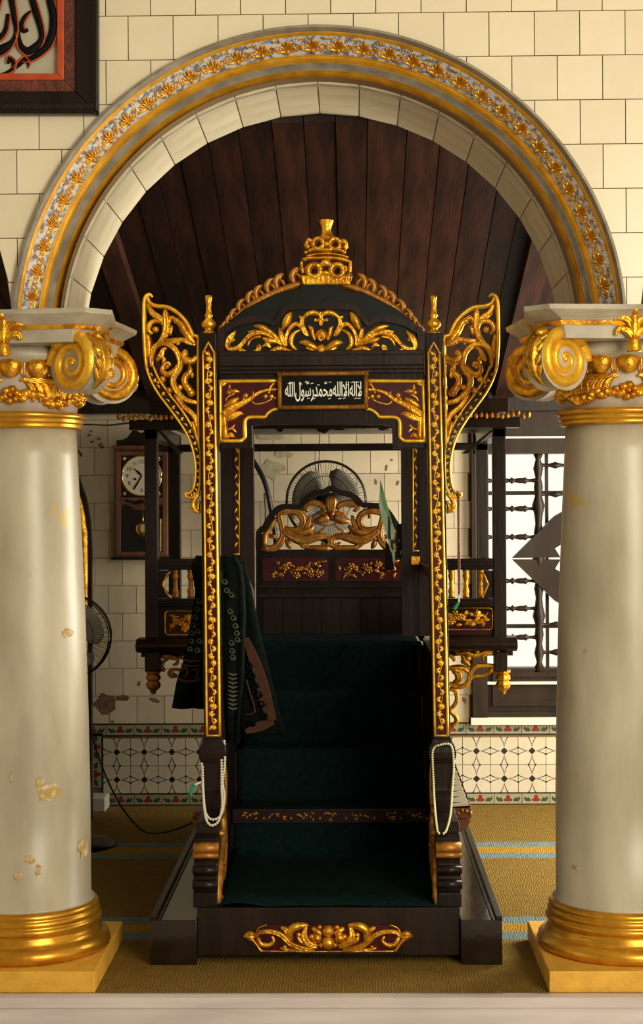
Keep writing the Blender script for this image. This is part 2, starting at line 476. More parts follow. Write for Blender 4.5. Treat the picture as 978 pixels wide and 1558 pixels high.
band_ring([bp_(.465, -.010), bp_(.47, .001), bp_(.49, .003), bp_(.50, -.001), bp_(.515, .004), bp_(.545, .007), bp_(.575, .004), bp_(.59, -.006)], 'gold_roll', 'gold_paint', parent=ARCH)
band_ring([bp_(.585, -.006), bp_(.61, .001), bp_(.66, -.006), bp_(.71, -.004), bp_(.745, .002)], 'grey_cove', 'arch_grey', parent=ARCH)
band_ring([bp_(.74, .0), bp_(.75, .007), bp_(.785, .002), bp_(.80, .008), bp_(.83, .006), bp_(.845, 0)], 'gold_bead_moulding', 'gold_paint', parent=ARCH)
band_ring([bp_(.84, 0), bp_(.87, -.002), bp_(.93, -.004), bp_(.97, .001), (RI, .205), (RI+.004, .215)], 'inner_cove', 'arch_grey', parent=ARCH)
# palmettes on the leaf band
def palmette():
    m = MB(); n = (0, -1, 0)
    f = lambda u, v: Vector((u*.001, -.002, v*.001))
    for a, L_, wd in ((0, 34, 9), (.45, 31, 8), (-.45, 31, 8), (.9, 26, 7), (-.9, 26, 7)):
        s, c = math.sin(a), math.cos(a)
        m.stroke([(s*2, -14+c*2, 4), (s*L_*.5, -14+c*L_*.55, wd), (s*L_*.9, -14+c*L_*.85, wd), (s*L_*1.15, -14+c*L_*.9, 3)], f, n, .001, .009, groove=False, sub=2, hk=.8)
    for sg in (-1, 1):
        m.stroke([(sg*5, -14, 5), (sg*18, -13, 6), (sg*30, -12, 6), (sg*36, -3, 6), (sg*31, 4, 5), (sg*25, 0, 4)], f, n, .001, .007, sub=2, hk=.8)
        m.blob(f(sg*22, -6), n, .005, .006, seg=6)
    m.blob(f(0, -15), n, .007, .009, seg=6)
    for u in (37, 46, 55): m.blob(f(u, 17), n, .0042, .006, seg=6)
    return m
NP = 33; rm, ym = bp_(.30, -.014); p0 = None
for k in range(NP):
    a = PI-(.11+(PI-.22)*(k+.5)/NP)
    if p0 is None: p0 = obj('palmette', palmette(), 'gold', ARCH, smooth=True); o = p0
    else: o = p0.copy(); link(o, ARCH)
    # mesh origin sits on the inner edge of the band; local z runs outwards along the splay
    B = Matrix.Rotation(PI/2-a, 3, 'Y') @ Matrix.Rotation(1.0, 3, 'X')
    o.rotation_euler = B.to_euler(); o.scale = (1.15, 1.4, 1.66)
    rr, yy = bp_(.455, .002)
    o.location = Vector((rr*math.cos(a), yy, CZ+rr*math.sin(a)))-wloc(ARCH)

# ---- back wall with tiles, dado, peeled patch
mb = MB()
wx0 = P(720, 900, YB).x; wz0 = P(800, 1090, YB).z; wz1 = 2.24
wx1 = wx0+1.12
mb.box(-2.6, wx0, YB, YB+.2, -.1, 2.6); mb.box(wx1, 2.8, YB, YB+.2, -.1, 2.6); mb.box(wx0, wx1, YB, YB+.2, -.1, wz0)
WB = obj('wall_back', mb, 'grout', kind='structure', label='cream tiled back wall with patterned tile dado')
tsrc = None; TB = .1505
z0 = P(200, 1102, YB).z
for r in range(12):
    for k in range(-13, 11):
        xl = -.012+TB*k+(TB/2 if r % 2 else 0); xr = xl+TB; zb = z0+.004+TB*r
        if xl < -1.85 or xr > 1.75: continue
        c0, c1 = xl+G, xr-G
        if c1 > wx0-.002 and c0 < wx1+.002 and zb+TB > wz0:
            if c0 < wx0-.03: c1 = wx0-.001
            elif c1 > wx1+.03: c0 = wx1+.001
            else: continue
        if c1-c0 > TB-.01:
            if tsrc is None:
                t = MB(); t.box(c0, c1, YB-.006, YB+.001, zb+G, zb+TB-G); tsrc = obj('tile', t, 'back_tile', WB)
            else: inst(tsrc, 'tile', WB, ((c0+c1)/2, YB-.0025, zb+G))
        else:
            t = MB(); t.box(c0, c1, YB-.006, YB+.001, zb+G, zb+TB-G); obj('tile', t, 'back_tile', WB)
# ledge high on the wall
mb = MB(); a = P(60, 634, YB); mb.box(-1.9, wx0, YB-.02, YB, a.z-.012, a.z+.012)
obj('wall_ledge', mb, 'back_tile', WB)
# stains and the peeled patch: thin irregular lifts of bare mortar
def patch(cx, cy, rx, ry, m, n=14, y=YB-.0075, seed=1, rot=0):
    rnd = random.Random(seed); pts = []
    for k in range(n):
        a = 2*PI*k/n; r = rnd.uniform(.65, 1.1)
        u, v = math.cos(a)*rx*r, math.sin(a)*ry*r
        pts.append((cx+u*math.cos(rot)-v*math.sin(rot), cy+u*math.sin(rot)+v*math.cos(rot)))
    m.pprism(pts, y, y+.002)
m = MB(); patch(160, 1072, 20, 17, m, seed=3); patch(188, 1062, 12, 6, m, seed=4)
obj('mortar_patch', m, 'stain', WB)
m = MB()
for i, (x, y, rx, ry, ro) in enumerate([(122, 690, 3, 7, -.5), (136, 662, 4, 2, -.4), (140, 672, 4, 2, -.3), (150, 668, 4, 2, -.5), (152, 676, 5, 2, -.6), (138, 656, 3, 1.5, -.3), (155, 680, 4, 3, 0), (212, 1040, 2, 5, .2), (236, 1065, 9, 3, .3), (172, 1098, 2, 2, 0), (572, 733, 2, 5, 0), (605, 735, 2, 4, .3), (588, 712, 2, 5, .2), (596, 700, 2, 2, 0), (706, 1065, 3, 6, -.3)]):
    patch(x, y, rx, ry, m, 8, seed=i+9, rot=ro, y=YB-.0085)
obj('damp_spots', m, 'stain', WB)
m = MB(); patch(412, 662, 24, 10, m, seed=21, y=YB-.0085); patch(412, 715, 22, 16, m, seed=22, y=YB-.0085); patch(430, 690, 16, 8, m, seed=23, y=YB-.0085)
obj('mould_patch', m, 'mould', WB)
# dado tiles (printed pattern as thin inlaid polygons)
def dado_tile():
    m = MB(); h = TB/2-G; m.box(-h, h, -.006, 0, -h, h, 0)
    def pl(pts, mi): m.add([(x*TB, -.0065, z*TB) for x, z in pts], [tuple(range(len(pts)))], mi)
    r = .13; pl([(r*math.cos(2*PI*k/8)*(1 if k % 2 == 0 else .72), r*math.sin(2*PI*k/8)*(1 if k % 2 == 0 else .72)) for k in range(8)], 1)
    for sx, sz in ((1, 0), (-1, 0), (0, 1), (0, -1)):
        def R(a, b): return (a*sx-b*sz, a*sz+b*sx)
        pl([R(.15, 0), R(.24, .045), R(.21, 0), R(.24, -.045)], 2)
        for s in (1, -1):
            q = [R(.24, 0), R(.49, s*.10), R(.49, s*.13), R(.24, s*.022)]
            pl(q if s > 0 else q[::-1], 1)
        pl([R(.46, .10), R(.495, .10), R(.495, .16), R(.46, .14)], 1); pl([R(.46, -.14), R(.495, -.16), R(.495, -.10), R(.46, -.10)], 1)
    return m
dsrc = obj('dado_tile', dado_tile(), ['tile_buff', 'tile_ink', 'tile_red'], WB)
zb = P(200, 1208, YB).z
first = True
dx0 = P(157, 1160, YB).x
for k in range(22):
    for r in range(2):
        x = dx0+TB*(k+.5)
        if x > 1.9: continue
        loc = Vector((x, YB-.003, zb+TB*r+.004))
        if first: dsrc.location = loc-wloc(WB); first = False
        else: inst(dsrc, 'dado_tile', WB, loc)
def border_tile():
    m = MB(); w_, h_ = TB/2-G, .028; m.box(-w_, w_, -.006, 0, -h_, h_, 0)
    def pl(pts, mi): m.add([(x*TB, -.0065, z*TB) for x, z in pts], [tuple(range(len(pts)))], mi)
    pl([(-.12, -.10), (.12, -.10), (.16, -.02), (.07, .02), (.06, .12), (0, .15), (-.06, .12), (-.07, .02), (-.16, -.02)], 1)
    for s in (1, -1):
        q = [(s*.18, -.10), (s*.36, -.10), (s*.44, .0), (s*.40, .10), (s*.36, .02), (s*.27, .05), (s*.20, -.02)]
        pl(q if s > 0 else q[::-1], 2)
    m.box(-w_, w_, -.0068, 0, h_-.001, h_+.006, 3); m.box(-w_, w_, -.0068, 0, -h_-.006, -h_+.001, 3)
    return m
bsrc = obj('border_tile', border_tile(), ['tile_olive', 'tile_red', 'tile_leaf', 'tile_ink'], WB)
first = True
for k in range(24):
    for zc in (P(300, 1110, YB).z, P(300, 1216, YB).z):
        x = dx0+TB*(k-.5)+.02
        loc = Vector((x, YB-.0034, zc-.034))
        if x > 1.9: continue
        if first: bsrc.location = loc-wloc(WB); first = False
        else: inst(bsrc, 'border_tile', WB, loc)
for z in (.17, .32):
    o = inst(bsrc, 'border_tile', WB, (dx0-.034, YB-.0034, z), rot=(0, PI/2, 0))
    o.location.x -= .034
mb = MB(); a = P(133, 1210, 3.2); b = P(160, 1228, 3.2)
mb.box(a.x, b.x, 3.2, 3.36, 0.0, .075)
obj('marble_block', mb, 'sill', bevel=.006, label='small pale stone block on the carpet under the dado corner', cat='block')

# ---- side walls of the bay
mb = MB(); mb.box(-2.75, -2.6, .62, YB, -.1, 3.4)
obj('wall_left', mb, 'plaster', kind='structure', label='plain side wall closing the bay on the left')
mb = MB(); mb.box(2.9, 3.0, .4, 1.0, -.1, 3.4); mb.box(2.9, 3.0, 2.8, YB, -.1, 3.4); mb.box(2.9, 3.0, 1.0, 2.8, 2.5, 3.4)
obj('wall_right', mb, 'plaster', kind='structure', label='side wall with a tall opening on the right')

# ---- sloping plank ceiling behind the arch
def zc(y): return 2.24+(YB-y)*math.tan(math.radians(16.4))
CEIL = obj('ceiling', MB().xprism([(.62, zc(.62)+.03), (YB+.1, zc(YB+.1)+.03), (YB+.1, zc(YB+.1)+.08), (.62, zc(.62)+.08)], -2.9, 2.9), 'plank', kind='structure', label='sloping ceiling of dark brown planks')
x = -2.3; rndp = random.Random(5)
while x < 2.3:
    wd = rndp.choice([.105, .12, .13, .15]); dz = rndp.uniform(0, .007)
    t = MB(); t.xprism([(.63, zc(.63)+.006-dz), (YB, zc(YB)+.006-dz), (YB, zc(YB)+.035), (.63, zc(.63)+.035)], x, x+wd-.004)
    obj('plank', t, 'plank', CEIL); x += wd
mb = MB(); mb.box(-2.6, 2.8, YB-.10, YB, 2.13, 2.25); obj('wall_plate', mb, 'wood_dark', CEIL)
# diagonal rafters near the haunches
for sx in (-1, 1):
    t = MB(); t.xprism([(.65, zc(.65)-.07), (YB-.1, zc(YB-.1)-.07), (YB-.1, zc(YB-.1)), (.65, zc(.65))], sx*.93-.05, sx*.93+.05)
    obj('rafter', t, 'plank', CEIL)

# ---- window in the back wall
def window():
    fr = MB(); y0, y1 = YB-.05, YB+.12
    a = P(720, 1088, y0); x0 = wx0; x1 = wx1; zb = wz0; zt = 2.16
    fr.box(x0-.01, x0+.07, y0, y1, zb, zt); fr.box(x1-.07, x1+.01, y0, y1, zb, zt)
    t1 = P(800, 690, y0).z; b1 = P(800, 1018, y0).z
    fr.box(x0, x1, y0, y1, t1, zt); fr.box(x0+.07, x1-.07, y0+.02, y1, zb, zb+.03)
    W1 = obj('window_1', fr, 'window_wood', kind='structure', label='window with turned wooden bars to the right of the pulpit')
    obj('apron_panel', MB().box(x0+.07, x1-.07, y0+.05, y1-.02, zb+.03, b1), 'window_wood', W1)
    m = MB(); m.box(x0+.10, x1-.10, y0+.03, y0+.05, zb+.06, zb+.085); m.box(x0+.10, x1-.10, y0+.03, y0+.05, b1-.045, b1-.02); m.box(x0+.10, x0+.125, y0+.03, y0+.05, zb+.085, b1-.045)
    obj('panel_bead', m, 'window_wood', W1)
    a = P(790, 1040, y0); obj('rail_strip', MB().box(x0+.07, x1-.07, y0+.01, y0+.06, a.z-.006, a.z+.008), 'sill', W1)
    obj('head_strip', MB().box(x0+.07, x1-.07, y0-.008, y0+.01, P(800, 667, y0).z, P(800, 664, y0).z), 'sill', W1)
    obj('window_sill', MB().box(x0-.02, x1+.05, YB-.05, YB+.02, P(800, 1101, YB).z, zb), 'sill', W1)
    cx = P(872, 850, YB).x
    def turned(c0, c1, r, axis):
        r *= 1.3; L_ = c1-c0; m = MB(); prof = []
        for k in range(25):
            t = k/24; q = r*(.75+.25*math.cos(t*2*PI*max(2, round(L_/.09))))
            if (k % 6) == 0: q = r*1.25
            prof.append((q, c0+t*L_))
        m.lathe(prof, 0, 0, 8); return m
    for px in (820, 924):
        m = turned(b1-.02, t1+.02, .022, 'z'); x = P(px, 850, YB).x
        m.v = [(v[0]+x, v[1]+YB+.02, v[2]) for v in m.v]
        obj('turned_mullion', m, 'window_wood', W1, smooth=True)
    xm0 = P(820, 850, YB).x; xm1 = P(924, 850, YB).x
    def spin(xa, xb, py, r=.012, yy=YB+.02):
        z = P(800, py, YB).z; m = turned(xa, xb, r, 'x')
        m.v = [(v[2], yy+v[1], z+v[0]) for v in m.v]; obj('turned_bar', m, 'window_wood', W1, smooth=True)
    for py in (731, 774, 817, 884, 926, 970):
        spin(x0+.07, xm0, py); spin(xm1, x1-.07, py)
    for py in (708, 752, 951, 993): spin(xm0, xm1, py)
    for py in (750, 955):
        z = P(800, py, YB).z; obj('flat_bar', MB().box(x0+.05, x1-.05, YB+.10, YB+.115, z-.01, z+.012), 'window_wood', W1)
    for px in (832, 912):
        x = P(px, 850, YB+.1).x; obj('shutter_stile', MB().box(x-.009, x+.009, YB+.095, YB+.115, b1, t1), 'window_wood', W1)
    # diamond boss with cut-outs: built from four bevelled strips per half
    zc_ = P(800, 850, YB).z; hx, hz = .33, .285; yb = YB-.01
    for s in (1, -1):
        m = MB()
        pts = [(-hx, .004), (-.18, .006), (-.14, .012), (-.03, .010), (0, .03), (.03, .010), (.14, .012), (.18, .006), (hx, .004), (0.10, hz-.03), (0, hz), (-.10, hz-.03)]
        # outer lozenge minus teardrop: two legs
        A = [(-hx, .004), (-.14, .005), (-.07, .006), (-.10, .055), (-.02, .105), (-.02, hz-.01), (-.10, hz-.055)]
        Bq = [(-x, z) for x, z in A][::-1]
        for q in (A, Bq):
            q = [(cx+x, zc_+s*z) for x, z in q]
            if s < 0: q = q[::-1]
            m.prism(q, yb, yb+.05)
        m.box(cx-.021, cx+.021, yb, yb+.05, *sorted((zc_+s*.10, zc_+s*(hz-.01))))
        obj('lozenge_board', m, 'window_wood', W1)
    for px in (828, 930):
        pass
window()

# ================================================================== COLUMNS
def make_column(cx, cy, label):
    C = thing('column', (cx, cy, 0), label, 'column', 'columns carrying the arch')
    m = MB(); m.box(cx-.295, cx+.295, cy-.335, cy+.335, 0.0, .072); obj('plinth', m, 'gold_plinth', C, bevel=.004)
    prof = [(.28, .072), (.292, .078), (.296, .095), (.290, .115), (.272, .126), (.262, .132), (.262, .140), (.256, .150), (.254, .160), (.262, .166), (.266, .176), (.262, .185), (.252, .188), (.258, .194), (.260, .202), (.256, .210), (.249, .213), (.254, .219), (.255, .226), (.250, .234), (.240, .238)]
    obj('base', MB().lathe(prof, cx, cy, 56), 'gold_base', C, smooth=True)
    prof = [(.240, .237), (.240, .245), (.229, .252), (.228, .6), (.223, .9), (.214, 1.25), (.202, 1.55), (.190, 1.80), (.186, 1.895)]
    obj('shaft', MB().lathe(prof, cx, cy, 56), 'column_paint', C, smooth=True)
    prof = [(.19, 1.892), (.204, 1.895), (.208, 1.902), (.204, 1.909), (.207, 1.911), (.213, 1.918), (.209, 1.926), (.213, 1.928), (.220, 1.937), (.216, 1.947), (.19, 1.950)]
    obj('neck_ring', MB().lathe(prof, cx, cy, 56), 'gold_base', C, smooth=True)
    prof = [(.19, 1.948), (.192, 2.04), (.196, 2.075), (.200, 2.08), (.203, 2.115), (.23, 2.125), (.24, 2.14), (.235, 2.155), (.22, 2.175)]
    obj('drum', MB().lathe(prof, cx, cy, 48), 'cap_paint', C, smooth=True)
    # egg and dart
    esrc = None; dsrc = None
    for k in range(14):
        a = 2*PI*(k+.5)/14
        if esrc is None:
            m = MB(); m.ball((0, 0, 0), .042, seg=8, rings=6, sq=(.62, .95, 1.0)); m.v = [(x, y, min(z, .026)) for x, y, z in m.v]
            esrc = obj('egg', m, 'gold', C, smooth=True); o = esrc
        else: o = esrc.copy(); link(o, C)
        o.location = Vector((cx+.210*math.cos(a), cy+.210*math.sin(a), 2.062))-wloc(C); o.rotation_euler = (0, 0, a)
        a += PI/14
        if dsrc is None:
            m = MB(); m.stroke([(0, 24, 12), (0, 5, 8), (0, -24, 2)], lambda u, v: Vector((0, u*.001, v*.001)), (1, 0, 0), .001, .012, sub=2)
            for s in (1, -1): m.stroke([(s*14, 26, 8), (s*12, 0, 7), (s*5, -26, 5)], lambda u, v: Vector((0, u*.001, v*.001)), (1, 0, 0), .001, .012, sub=2)
            dsrc = obj('dart', m, 'gold', C, smooth=True); o = dsrc
        else: o = dsrc.copy(); link(o, C)
        o.location = Vector((cx+.204*math.cos(a), cy+.204*math.sin(a), 2.066))-wloc(C); o.rotation_euler = (0, 0, a)
    # abacus
    hx, hy = .365, .395
    def octa(sx, sy, z, c=.075, dip=.035):
        p = []
        for q in range(4):
            pass
        base = [(sx, -(sy-c)), (sx-dip, 0), (sx, sy-c), (sx-c, sy), (0, sy-dip), (-(sx-c), sy), (-sx, sy-c), (-(sx-dip), 0), (-sx, -(sy-c)), (-(sx-c), -sy), (0, -(sy-dip)), (sx-c, -sy)]
        full = []
        n = len(base)
        for i in range(n):
            a = base[i]; full.append((cx+a[0], cy+a[1], z))
        return full
    def stack(layers):
        m = MB(); v = []; n = 12
        for l in layers: v += octa(*l)
        f = [tuple(range(n-1, -1, -1)), tuple((len(layers)-1)*n+i for i in range(n))]
        for j in range(len(layers)-1):
            for i in range(n): f.append((j*n+i, j*n+(i+1) % n, (j+1)*n+(i+1) % n, (j+1)*n+i))
        m.add(v, f); return m
    obj('abacus', stack([(hx-.065, hy-.065, 2.172), (hx-.055, hy-.055, 2.214)]), 'cap_paint', C)
    obj('abacus_fillet', stack([(hx-.048, hy-.048, 2.214), (hx-.042, hy-.042, 2.228)]), 'gold', C)
    obj('abacus_cove', stack([(hx-.050, hy-.050, 2.228), (hx-.042, hy-.042, 2.236), (hx-.022, hy-.022, 2.250), (hx-.004, hy-.004, 2.262), (hx, hy, 2.2775)]), 'cap_paint', C)
    # diagonal volutes
    for sx in (-1, 1):
        for sy in (-1, 1):
            d = Vector((sx*.72, sy*.70, 0)).normalized(); n = Vector((-d.y, d.x, 0))
            c = Vector((cx+sx*.252, cy+sy*.262, 2.105))
            body = MB(); R_ = .122; th = .038; ring = []
            K = 36
            for k in range(K):
                a = 2*PI*k/K; ring.append((R_*math.cos(a), R_*math.sin(a)*.86))
            v = []
            for t in (-th, -th*.35, th*.35, th):
                s = 1.0 if abs(t) > th*.5 else .93
                for u, z in ring: v.append(c+d*(u*s)+Vector((0, 0, z*s))+n*t)
            f = [tuple(range(K)), tuple(range(4*K-1, 3*K-1, -1))]
            for j in range(3):
                for k in range(K): f.append((j*K+k, (j+1)*K+k, (j+1)*K+(k+1) % K, j*K+(k+1) % K))
            body.add(v, f)
            V = obj('volute', body, 'cap_paint', C)
            for side in (1, -1):
                nn = n*side; o_ = c+nn*th
                mp = lambda u, v, o_=o_, d=d: o_+d*u+Vector((0, 0, v))
                m = MB(); pts = []
                # spiral that starts at the abacus towards the column and winds outwards then in
                T = 2.35
                for k in range(40):
                    t = k/39; a = PI*.80-t*T*2*PI; r = .108*(1-t)**.85+.006
                    pts.append((r*math.cos(a), r*math.sin(a)*.86, .047*(1-t*.70)))
                m.stroke(pts, mp, nn, 1.0, .020, sub=1, hk=.5)
                pts2 = [(-.085, .06, .044), (-.115, .035, .038), (-.13, .0, .03)]
                m.stroke(pts2, mp, nn, 1.0, .012, sub=2)
                m.blob(o_, nn, .012, .012)
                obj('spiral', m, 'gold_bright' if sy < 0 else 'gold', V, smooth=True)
            # acanthus down the outer edge between the two faces
            m = MB(); e = d
            mp = lambda u, v, c=c, n=n, d=d: c+n*u+Vector((0, 0, v))+d*(math.sqrt(max(.122**2-(v/.86)**2, 0))+.002)
            m.stroke([(0, .098, .02), (0, .06, .05), (0, .0, .042), (0, -.06, .03), (0, -.09, .01)], mp, d, 1.0, .02, groove=True, sub=3)
            for z in (.07, .03, -.01, -.045):
                for s in (-1, 1): m.stroke([(s*.004, z-.02, .01), (s*.022, z, .022), (s*.036, z+.022, .006)], mp, d, 1.0, .018, groove=True, sub=2)
            m.blob(mp(0, .085), d, .02, .03)
            obj('acanthus', m, 'gold', V, smooth=True)
    # festoon of leaves, fruit and flowers round the drum
    m = MB(); rg = random.Random(int(cx*10)+3)
    def on(a, z, r=.200): return Vector((cx+r*math.cos(a), cy+r*math.sin(a), z)), Vector((math.cos(a), math.sin(a), 0))
    for q in range(4):
        ac = -PI/2+q*PI/2
        p, n = on(ac, 2.005, .2); m.flower(p, n, .034, .028, 6)
        for s in (-1, 1):
            for i in range(13):
                t = i/12; a = ac+s*(.14+.62*t); z = 2.0+.012*math.sin(t*5)-.01*t+rg.uniform(-.012, .012)
                p, n = on(a, z, .2); m.blob(p, n, rg.uniform(.011, .02), rg.uniform(.016, .028), seg=6)
            for i in range(5):
                t = i/4; a = ac+s*(.25+.5*t); p, n = on(a, 2.02, .2)
                tan = Vector((-n.y, n.x, 0))*s
                mp = lambda u, v, p=p, tan=tan: p+tan*u+Vector((0, 0, v))
                m.stroke([(0, .03, .01), (.018, .015, .024), (.026, -.012, .022), (.024, -.04, .006)], mp, n, 1.0, .016, groove=True, sub=2)
                m.stroke([(-.02, .035, .008), (.0, .038, .02), (.03, .03, .016), (.05, .035, .005)], mp, n, 1.0, .014, groove=True, sub=2)
            for i in range(7):
                a = ac+s*(.72+rg.uniform(-.05, .05)); p, n = on(a, 1.965+.05*rg.random(), .2); m.ball(p, .011, seg=6)
    obj('festoon', m, 'gold', C, smooth=True)
    # fleuron in the middle of each face of the abacus
    for q in range(4):
        ang = -PI/2+q*PI/2; n = Vector((math.cos(ang), math.sin(ang), 0)); t = Vector((-n.y, n.x, 0))
        dist = (hy if q % 2 == 0 else hx)-.075
        o_ = Vector((cx, cy, 2.2))+n*dist
        mp = lambda u, v, o_=o_, t=t: o_+t*u+Vector((0, 0, v))
        m = MB()
        m.stroke([(0, -.075, .05), (0, -.05, .045), (0, -.03, .035)], mp, n, 1.0, .03)
        for s in (-1, 1):
            m.stroke([(s*.005, -.03, .02), (s*.022, -.005, .026), (s*.05, .0, .024), (s*.06, -.02, .012)], mp, n, 1.0, .03, groove=True)
            m.stroke([(s*.004, .0, .02), (s*.02, .03, .028), (s*.05, .038, .024), (s*.068, .03, .012)], mp, n, 1.0, .03, groove=True)
            m.blob(mp(s*.03, .06), n, .016, .03)
        m.stroke([(0, -.03, .02), (0, .02, .035), (0, .07, .02)], mp, n, 1.0, .035)
        m.blob(mp(0, .062), n, .02, .04)
        obj('fleuron', m, 'gold', C, smooth=True)
    return C
def flake(C, cx, cy, px, py, rx, ry, seed):
    rnd = random.Random(seed); mb = MB(); y = cy-.2
    def rad(z):
        t = [(.252, .229), (.6, .228), (.9, .223), (1.25, .214), (1.55, .202), (1.8, .190), (1.9, .186)]
        for (z0, r0), (z1, r1) in zip(t, t[1:]):
            if z <= z1: return r0+(r1-r0)*max(0, z-z0)/(z1-z0)+.0022
        return .188
    def pt(a, b):
        q = P(a, b, y); r = rad(q.z); dx = max(-.98*r, min(.98*r, q.x-cx)); return (cx+dx, cy-math.sqrt(r*r-dx*dx), q.z)
    n = 16; v = [pt(px, py)]
    for ring_ in (.5, 1):
        for k in range(n):
            a = 2*PI*k/n; rr = ring_*(rnd.uniform(.6, 1.15) if ring_ == 1 else .9); v.append(pt(px+rx*rr*math.cos(a), py+ry*rr*math.sin(a)))
    f = [(0, 1+(k+1) % n, 1+k) for k in range(n)]+[(1+k, 1+(k+1) % n, 1+n+(k+1) % n, 1+n+k) for k in range(n)]
    mb.add(v, f); obj('paint_flake', mb, 'flake', C)
CL = make_column(-1.05, .27, 'cream painted column with gilded capital and base left of the pulpit')
CRt = make_column(1.05, .27, 'cream painted column with gilded capital and base right of the pulpit')
flake(CL, -1.05, .27, 74, 1206, 18, 15, 0)
flake(CL, -1.05, .27, 62, 1190, 8, 9, 1)
flake(CL, -1.05, .27, 30, 1330, 7, 7, 2)
flake(CL, -1.05, .27, 48, 1306, 9, 7, 3)
flake(CL, -1.05, .27, 60, 1322, 5, 12, 4)
flake(CL, -1.05, .27, 118, 1300, 6, 16, 5)
flake(CL, -1.05, .27, 98, 966, 7, 8, 6)
flake(CL, -1.05, .27, 20, 1180, 4, 10, 7)
flake(CRt, 1.05, .27, 908, 1392, 9, 4, 31)
flake(CRt, 1.05, .27, 880, 1325, 8, 3, 32)
flake(CRt, 1.05, .27, 893, 992, 3, 3, 33)

# ================================================================== PULPIT
NF_ = (0, -1, 0)
def cxm(py): return 488.5+(py-515)*.013          # centre line of the pulpit front in the photograph
class Tr:
    """traces given in the coordinates of an enlarged crop; mirrored copies about the centre line"""
    def __init__(s, ox, oy, k, y, mirror=None): s.ox, s.oy, s.k, s.y, s.mir = ox, oy, k, y, mirror
    def f(s, flip=False):
        def g(u, v):
            px, py = s.ox+u/s.k, s.oy+v/s.k
            if flip: px = 2*(s.mir if s.mir is not None else cxm(py))-px
            return P(px, py, s.y)
        return g
    def sc(s): return mpp(s.y)/s.k
def carve(mb, tr, strokes, flips=(False, True), hmax=.016, back=0, sub=3, groove=0, mi=0, hk=.5, flat=False):
    for fl in flips:
        for i, st in enumerate(strokes):
            mb.stroke(st, tr.f(fl), NF_, tr.sc(), hmax, back, groove=(groove == 1 or (groove == 2 and i % 2 == 0)), mi=mi, sub=sub, hk=hk, flat=flat)
def dots(mb, tr, pts, flips=(False, True), h=.5, mi=0, seg=7):
    for fl in flips:
        for u, v, r in pts: mb.blob(tr.f(fl)(u, v), NF_, r*tr.sc(), r*tr.sc()*h*2, mi, seg)

PUL = thing('pulpit', (0.01, 1.4, 0), 'tall black and gold carved wooden pulpit under the tiled arch', 'pulpit')
YP = .60
# ---- base
def bw(px, y): return P(px, 1420, y).x
YF = .27
m = MB(); x0, x1 = bw(300, YF+.02), bw(700, YF+.02)
m.box(x0, x1, YF+.02, YF+.06, .028, .197)
obj('base_front_board', m, 'wood_dark', PUL, bevel=.003)
for a, b in ((228, 299), (701, 764)):
    xa, xb = bw(a, YF), bw(b, YF)
    m = MB(); m.box(xa, xb, YF, 1.9, 0.0, .158)
    o = obj('side_plinth', m, 'wood_gloss', PUL, bevel=.003)
    m = MB(); e = xb if a > 500 else xa; s = -1 if a > 500 else 1
    m.box(*sorted((e, e+s*.022)), YF-.004, 1.9, .158, .172); m.box(*sorted((e+s*.030, e+s*.038)), YF+.004, 1.9, .158, .164)
    obj('edge_rail', m, 'wood_black', o, bevel=.002)
# base ornament
tb = Tr(360, 1395, 3.493, YF+.018, 486/3.493+360)
g = MB()
out = [(32, 105), (60, 80), (95, 92), (115, 60), (160, 40), (485, 36), (486, 184), (130, 182), (105, 158), (85, 155), (60, 125)]
pts = [tb.f()(u, v) for u, v in out]+[tb.f(True)(u, v) for u, v in reversed(out[:-2])][:0]
pl = [(p.x, p.z) for p in [tb.f()(u, v) for u, v in out[:5]]+[tb.f(True)(u, v) for u, v in reversed(out[:5])]+[tb.f(True)(u, v) for u, v in reversed(out[7:])]+[]]
lo = [tb.f()(u, v) for u, v in out[7:]]
pl = [(p.x, p.z) for p in [tb.f()(u, v) for u, v in out[:5]]+[tb.f(True)(u, v) for u, v in out[4::-1]]+[tb.f(True)(u, v) for u, v in out[:6:-1]]+lo]
mbp = MB(); mbp.prism(pl, YF+.012, YF+.022); BO = obj('base_ornament_panel', mbp, 'maroon', PUL)
tb = Tr(360, 1395, 3.493, YF+.012, 486/3.493+360)
carve(g, tb, [[(35, 105, 10), (70, 95, 46), (100, 105, 20)], [(50, 110, 10), (75, 115, 24), (100, 140, 12), (125, 175, 14), (140, 182, 8)],
    [(105, 112, 16), (112, 92, 20), (135, 80, 24), (190, 80, 26), (240, 100, 32), (280, 140, 30), (340, 165, 30), (410, 176, 26)],
    [(112, 110, 22), (130, 145, 26), (170, 150, 24), (198, 128, 20), (186, 102, 14)], [(235, 55, 14), (262, 70, 30), (270, 100, 22), (255, 120, 10)],
    [(290, 135, 20), (282, 80, 42), (312, 52, 44), (360, 45, 30), (382, 44, 10)], [(372, 48, 14), (358, 98, 38), (380, 140, 42), (430, 158, 24)],
    [(325, 100, 12), (335, 125, 24), (370, 150, 14)], [(230, 165, 10), (300, 178, 20), (420, 182, 14)], [(400, 60, 16), (425, 75, 34), (450, 95, 24)], [(120, 182, 7), (300, 184, 7), (486, 184, 7)],
    [(100, 88, 7), (118, 58, 7), (160, 42, 7)]], hmax=.016, groove=2)
dots(g, tb, [(485, 75, 34), (488, 138, 38), (425, 112, 30), (440, 55, 16), (400, 105, 16), (330, 95, 14), (450, 150, 16), (255, 160, 12)])
obj('scrollwork', g, 'gold', BO, smooth=True)
